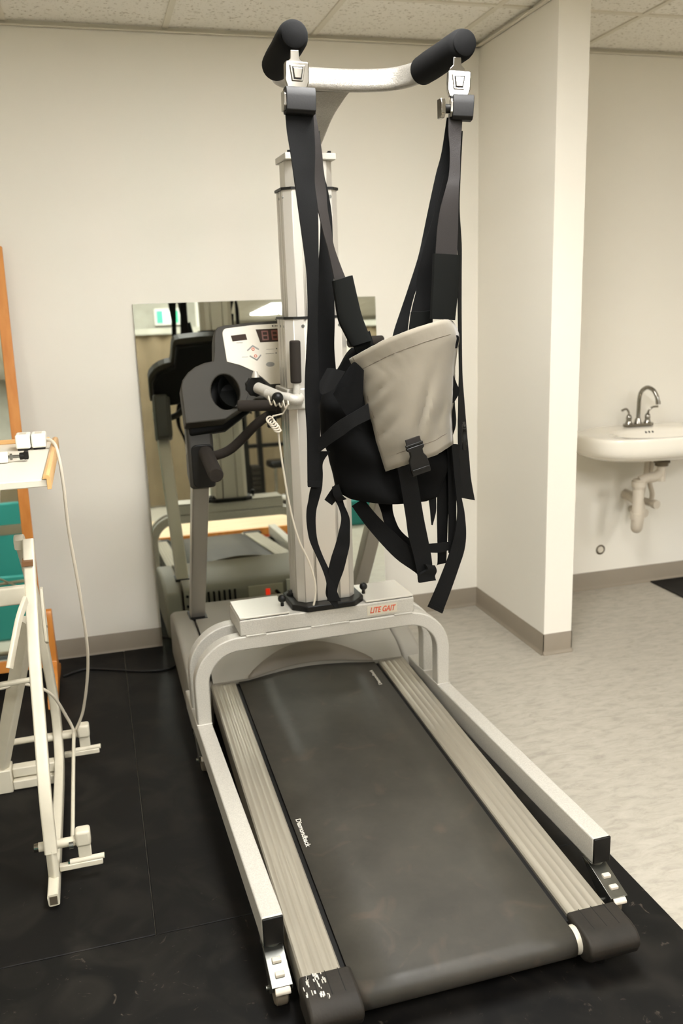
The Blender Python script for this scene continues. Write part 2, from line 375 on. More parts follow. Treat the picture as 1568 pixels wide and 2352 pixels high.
# harness strap edges and panel surface, metres
RIB = {
'L1': [((-1.359,-1.865,2.049),(-1.29,-1.865,2.051)),((-1.358,-1.87,2.006),(-1.289,-1.865,2.008)),((-1.354,-1.88,1.956),(-1.288,-1.86,1.96)),((-1.349,-1.89,1.886),(-1.292,-1.86,1.89)),((-1.343,-1.89,1.826),(-1.289,-1.87,1.828)),((-1.335,-1.89,1.745),(-1.293,-1.88,1.745)),((-1.329,-1.89,1.673),(-1.297,-1.885,1.672)),((-1.332,-1.9,1.568),(-1.303,-1.88,1.566)),((-1.339,-1.9,1.493),(-1.305,-1.88,1.491)),((-1.348,-1.9,1.385),(-1.305,-1.88,1.381)),((-1.347,-1.9,1.274),(-1.308,-1.88,1.268)),((-1.349,-1.9,1.206),(-1.313,-1.88,1.2)),((-1.351,-1.9,1.142),(-1.314,-1.88,1.135))],
'L1hem': [((-1.352,-1.904,1.156),(-1.315,-1.884,1.149)),((-1.351,-1.904,1.139),(-1.314,-1.884,1.132))],
'L2': [((-1.307,-1.85,2.052),(-1.278,-1.84,2.054)),((-1.306,-1.85,2.01),(-1.272,-1.84,2.013)),((-1.304,-1.85,1.961),(-1.264,-1.835,1.964)),((-1.3,-1.85,1.911),(-1.26,-1.83,1.914)),((-1.29,-1.85,1.87),(-1.255,-1.83,1.873)),((-1.286,-1.86,1.829),(-1.256,-1.84,1.83)),((-1.278,-1.87,1.776),(-1.251,-1.85,1.778)),((-1.27,-1.88,1.734),(-1.247,-1.86,1.735)),((-1.259,-1.885,1.671),(-1.227,-1.87,1.671)),((-1.255,-1.885,1.65),(-1.216,-1.87,1.649))],
'L3': [((-1.295,-1.83,2.014),(-1.262,-1.81,2.018)),((-1.281,-1.82,1.915),(-1.251,-1.8,1.918)),((-1.272,-1.82,1.884),(-1.244,-1.8,1.887)),((-1.267,-1.81,1.834),(-1.233,-1.79,1.835)),((-1.268,-1.81,1.781),(-1.231,-1.79,1.782)),((-1.278,-1.81,1.674),(-1.232,-1.79,1.674)),((-1.285,-1.81,1.565),(-1.233,-1.79,1.563)),((-1.289,-1.81,1.487),(-1.237,-1.79,1.484)),((-1.292,-1.81,1.408),(-1.234,-1.79,1.403)),((-1.293,-1.81,1.316),(-1.24,-1.79,1.31))],
'padL': [((-1.262,-1.885,1.655),(-1.207,-1.875,1.668)),((-1.257,-1.885,1.608),(-1.197,-1.875,1.621)),((-1.25,-1.885,1.559),(-1.186,-1.875,1.573)),((-1.234,-1.885,1.523),(-1.174,-1.875,1.538)),((-1.218,-1.885,1.492),(-1.16,-1.875,1.505))],
'padLstub': [((-1.215,-1.876,1.509),(-1.162,-1.866,1.528)),((-1.203,-1.876,1.477),(-1.153,-1.866,1.497)),((-1.187,-1.87,1.44),(-1.136,-1.86,1.449))],
'R1': [((-0.939,-1.865,2.053),(-0.903,-1.87,2.053)),((-0.942,-1.87,2.013),(-0.906,-1.87,2.014)),((-0.94,-1.875,1.961),(-0.914,-1.88,1.961)),((-0.945,-1.88,1.909),(-0.917,-1.885,1.908)),((-0.955,-1.885,1.877),(-0.922,-1.89,1.876)),((-0.973,-1.89,1.824),(-0.924,-1.89,1.824)),((-0.982,-1.89,1.771),(-0.925,-1.89,1.771)),((-0.987,-1.89,1.708),(-0.928,-1.89,1.706))],
'padR': [((-0.994,-1.89,1.716),(-0.915,-1.88,1.711)),((-0.996,-1.89,1.654),(-0.919,-1.88,1.65)),((-1.0,-1.89,1.599),(-0.924,-1.88,1.597)),((-1.003,-1.89,1.553),(-0.93,-1.88,1.547))],
'R2a': [((-0.933,-1.84,2.05),(-0.897,-1.84,2.05)),((-0.94,-1.82,1.97),(-0.905,-1.83,1.969)),((-0.952,-1.81,1.918),(-0.908,-1.82,1.917)),((-0.97,-1.8,1.833),(-0.927,-1.81,1.832)),((-0.982,-1.79,1.768),(-0.95,-1.8,1.767)),((-0.997,-1.79,1.711),(-0.969,-1.8,1.71)),((-1.022,-1.78,1.633),(-1.001,-1.79,1.632)),((-1.041,-1.77,1.575),(-1.016,-1.78,1.574)),((-1.063,-1.77,1.516),(-1.026,-1.78,1.515)),((-1.081,-1.77,1.441),(-1.04,-1.78,1.439))],
'R2b': [((-0.937,-1.83,1.916),(-0.905,-1.83,1.916)),((-0.958,-1.82,1.831),(-0.909,-1.82,1.831)),((-0.995,-1.81,1.71),(-0.942,-1.81,1.709)),((-1.005,-1.8,1.632),(-0.945,-1.8,1.63)),((-1.021,-1.8,1.572),(-0.958,-1.8,1.57)),((-1.03,-1.8,1.51),(-0.962,-1.8,1.507)),((-1.041,-1.8,1.44),(-0.972,-1.8,1.437))],
'R2box': [((-1.038,-1.84,1.571),(-0.974,-1.83,1.573)),((-1.045,-1.84,1.523),(-0.974,-1.83,1.523))],
'R3': [((-0.909,-1.85,2.017),(-0.886,-1.83,2.021)),((-0.909,-1.85,1.913),(-0.892,-1.83,1.916)),((-0.908,-1.85,1.828),(-0.899,-1.84,1.829)),((-0.908,-1.85,1.741),(-0.889,-1.83,1.742)),((-0.908,-1.85,1.664),(-0.889,-1.83,1.664)),((-0.907,-1.85,1.552),(-0.889,-1.83,1.551)),((-0.904,-1.85,1.413),(-0.887,-1.83,1.411)),((-0.91,-1.86,1.355),(-0.883,-1.83,1.351)),((-0.916,-1.87,1.238),(-0.872,-1.83,1.229)),((-0.913,-1.87,1.165),(-0.865,-1.83,1.155)),((-0.911,-1.87,1.116),(-0.86,-1.83,1.104)),((-0.909,-1.87,1.063),(-0.848,-1.83,1.041))],
'S0': [((-1.307,-1.87,1.225),(-1.277,-1.86,1.221)),((-1.313,-1.87,1.196),(-1.298,-1.86,1.193)),((-1.314,-1.87,1.16),(-1.3,-1.86,1.157)),((-1.338,-1.88,1.131),(-1.306,-1.87,1.126)),((-1.346,-1.88,1.098),(-1.316,-1.87,1.093)),((-1.352,-1.88,1.071),(-1.324,-1.87,1.066)),((-1.353,-1.88,1.034),(-1.327,-1.87,1.029)),((-1.347,-1.88,0.989),(-1.324,-1.87,0.984)),((-1.331,-1.88,0.946),(-1.312,-1.87,0.942)),((-1.315,-1.88,0.904),(-1.295,-1.87,0.899)),((-1.306,-1.88,0.87),(-1.284,-1.87,0.864)),((-1.304,-1.88,0.839),(-1.274,-1.87,0.832)),((-1.305,-1.88,0.814),(-1.265,-1.87,0.805))],
'S1': [((-1.271,-1.84,1.094),(-1.24,-1.83,1.089)),((-1.258,-1.85,1.071),(-1.238,-1.84,1.067)),((-1.252,-1.86,1.036),(-1.227,-1.85,1.031)),((-1.264,-1.87,0.999),(-1.23,-1.86,0.992)),((-1.274,-1.87,0.966),(-1.232,-1.86,0.958)),((-1.288,-1.875,0.934),(-1.242,-1.865,0.926)),((-1.298,-1.875,0.897),(-1.253,-1.865,0.889)),((-1.305,-1.876,0.856),(-1.27,-1.866,0.849)),((-1.306,-1.876,0.825),(-1.274,-1.866,0.818)),((-1.285,-1.876,0.791),(-1.271,-1.866,0.786))],
'knotA': [((-1.263,-1.85,1.129),(-1.249,-1.85,1.12)),((-1.282,-1.86,1.111),(-1.255,-1.85,1.095)),((-1.297,-1.86,1.091),(-1.275,-1.85,1.072))],
'knotB': [((-1.278,-1.87,1.127),(-1.259,-1.87,1.132)),((-1.274,-1.87,1.101),(-1.25,-1.87,1.103)),((-1.26,-1.86,1.083),(-1.236,-1.86,1.088))],
'S2': [((-1.21,-1.82,1.057),(-1.183,-1.84,1.08)),((-1.184,-1.85,1.011),(-1.154,-1.87,1.036)),((-1.147,-1.88,0.958),(-1.113,-1.89,0.99)),((-1.108,-1.9,0.913),(-1.083,-1.91,0.958)),((-1.056,-1.91,0.87),(-1.024,-1.92,0.904)),((-1.052,-1.91,0.849),(-1.012,-1.92,0.863))],
'S3': [((-1.067,-1.8,1.078),(-1.028,-1.8,1.081)),((-1.105,-1.8,1.082),(-1.086,-1.8,1.064)),((-1.133,-1.81,1.071),(-1.089,-1.81,1.058)),((-1.125,-1.82,1.032),(-1.091,-1.82,1.028)),((-1.12,-1.84,0.995),(-1.085,-1.84,0.993)),((-1.103,-1.86,0.965),(-1.076,-1.86,0.975)),((-1.079,-1.88,0.934),(-1.059,-1.88,0.959)),((-1.042,-1.9,0.888),(-1.029,-1.9,0.934))],
'S4': [((-1.13,-1.95,1.196),(-1.077,-1.94,1.19)),((-1.121,-1.95,1.175),(-1.068,-1.94,1.169)),((-1.108,-1.945,1.108),(-1.055,-1.935,1.101)),((-1.096,-1.94,1.039),(-1.042,-1.93,1.031)),((-1.088,-1.935,0.987),(-1.03,-1.925,0.978)),((-1.073,-1.93,0.931),(-1.018,-1.92,0.922)),((-1.064,-1.93,0.886),(-1.013,-1.92,0.877)),((-1.059,-1.93,0.854),(-1.007,-1.92,0.852))],
'S4fold': [((-1.044,-1.938,0.904),(-1.013,-1.928,0.895)),((-1.038,-1.938,0.889),(-1.007,-1.928,0.879)),((-1.061,-1.938,0.876),(-1.012,-1.928,0.865)),((-1.061,-1.938,0.854),(-1.009,-1.928,0.852))],
'S5': [((-0.974,-1.86,1.169),(-0.931,-1.85,1.163)),((-0.974,-1.86,1.078),(-0.935,-1.85,1.072)),((-0.975,-1.86,1.008),(-0.939,-1.85,1.002)),((-0.974,-1.86,0.934),(-0.942,-1.85,0.928)),((-0.974,-1.86,0.881),(-0.945,-1.85,0.875)),((-0.977,-1.86,0.871),(-0.949,-1.85,0.876))],
'S5b': [((-1.017,-1.9,0.949),(-1.017,-1.9,0.924)),((-0.98,-1.89,0.945),(-0.98,-1.89,0.917)),((-0.944,-1.88,0.942),(-0.944,-1.88,0.919))],
'S6': [((-0.945,-1.89,1.219),(-0.915,-1.88,1.215)),((-0.94,-1.89,1.171),(-0.918,-1.88,1.167)),((-0.935,-1.89,1.115),(-0.912,-1.88,1.111)),((-0.93,-1.89,1.073),(-0.911,-1.88,1.069)),((-0.927,-1.89,1.028),(-0.902,-1.88,1.023)),((-0.936,-1.895,0.97),(-0.899,-1.885,0.964)),((-0.95,-1.895,0.923),(-0.904,-1.885,0.915)),((-0.971,-1.9,0.876),(-0.923,-1.89,0.867)),((-1.0,-1.905,0.817),(-0.948,-1.895,0.808)),((-1.024,-1.91,0.773),(-0.978,-1.9,0.742))],
'S6hem': [((-1.022,-1.914,0.782),(-0.975,-1.904,0.752)),((-1.027,-1.914,0.772),(-0.98,-1.904,0.742))],
'S7': [((-0.949,-1.87,1.217),(-0.917,-1.86,1.213)),((-0.946,-1.87,1.119),(-0.917,-1.86,1.115)),((-0.945,-1.87,1.02),(-0.918,-1.86,1.015)),((-0.946,-1.87,0.932),(-0.917,-1.86,0.926)),((-0.945,-1.87,0.906),(-0.92,-1.86,0.901))],
'S8': [((-1.018,-1.88,1.176),(-0.984,-1.88,1.173)),((-1.009,-1.88,1.085),(-0.986,-1.88,1.083)),((-1.004,-1.88,1.041),(-0.986,-1.88,1.039)),((-1.002,-1.88,1.016),(-0.991,-1.88,1.015)),((-1.0,-1.88,0.996),(-0.997,-1.88,0.995))],
'band': [((-1.323,-1.93,1.27),(-1.326,-1.93,1.232)),((-1.304,-1.955,1.295),(-1.293,-1.955,1.261)),((-1.283,-1.965,1.313),(-1.267,-1.965,1.279)),((-1.25,-1.97,1.331),(-1.239,-1.97,1.298)),((-1.2,-1.96,1.353),(-1.196,-1.96,1.313))],
'flapA': [((-1.295,-1.93,1.443),(-1.316,-1.93,1.41)),((-1.285,-1.95,1.444),(-1.318,-1.95,1.382)),((-1.256,-1.955,1.435),(-1.285,-1.955,1.394))],
'flapB': [((-1.24,-1.93,1.441),(-1.282,-1.93,1.378)),((-1.23,-1.945,1.456),(-1.27,-1.945,1.352)),((-1.224,-1.96,1.452),(-1.253,-1.96,1.319)),((-1.209,-1.96,1.436),(-1.22,-1.96,1.284))],
'hip': [((-0.936,-1.9,1.509),(-0.929,-1.9,1.508)),((-0.936,-1.9,1.5),(-0.926,-1.9,1.499)),((-0.944,-1.9,1.475),(-0.932,-1.9,1.475))],
'hip2': [((-0.944,-1.89,1.406),(-0.939,-1.89,1.406)),((-0.943,-1.89,1.383),(-0.929,-1.89,1.382)),((-0.943,-1.89,1.36),(-0.921,-1.89,1.359)),((-0.943,-1.89,1.331),(-0.937,-1.89,1.331))],
'body': [((-1.195,-1.83,1.484),(-0.977,-1.83,1.474)),((-1.21,-1.83,1.468),(-0.945,-1.83,1.455)),((-1.24,-1.83,1.429),(-0.914,-1.83,1.412)),((-1.274,-1.83,1.386),(-0.914,-1.83,1.365)),((-1.29,-1.83,1.341),(-0.917,-1.83,1.317)),((-1.293,-1.83,1.295),(-0.919,-1.83,1.269)),((-1.289,-1.83,1.254),(-0.922,-1.83,1.227)),((-1.27,-1.83,1.212),(-0.927,-1.83,1.184)),((-1.266,-1.83,1.17),(-0.938,-1.83,1.142)),((-1.257,-1.83,1.133),(-0.947,-1.83,1.106)),((-1.244,-1.83,1.102),(-0.967,-1.83,1.076)),((-1.222,-1.83,1.084),(-1.0,-1.83,1.063))],
}
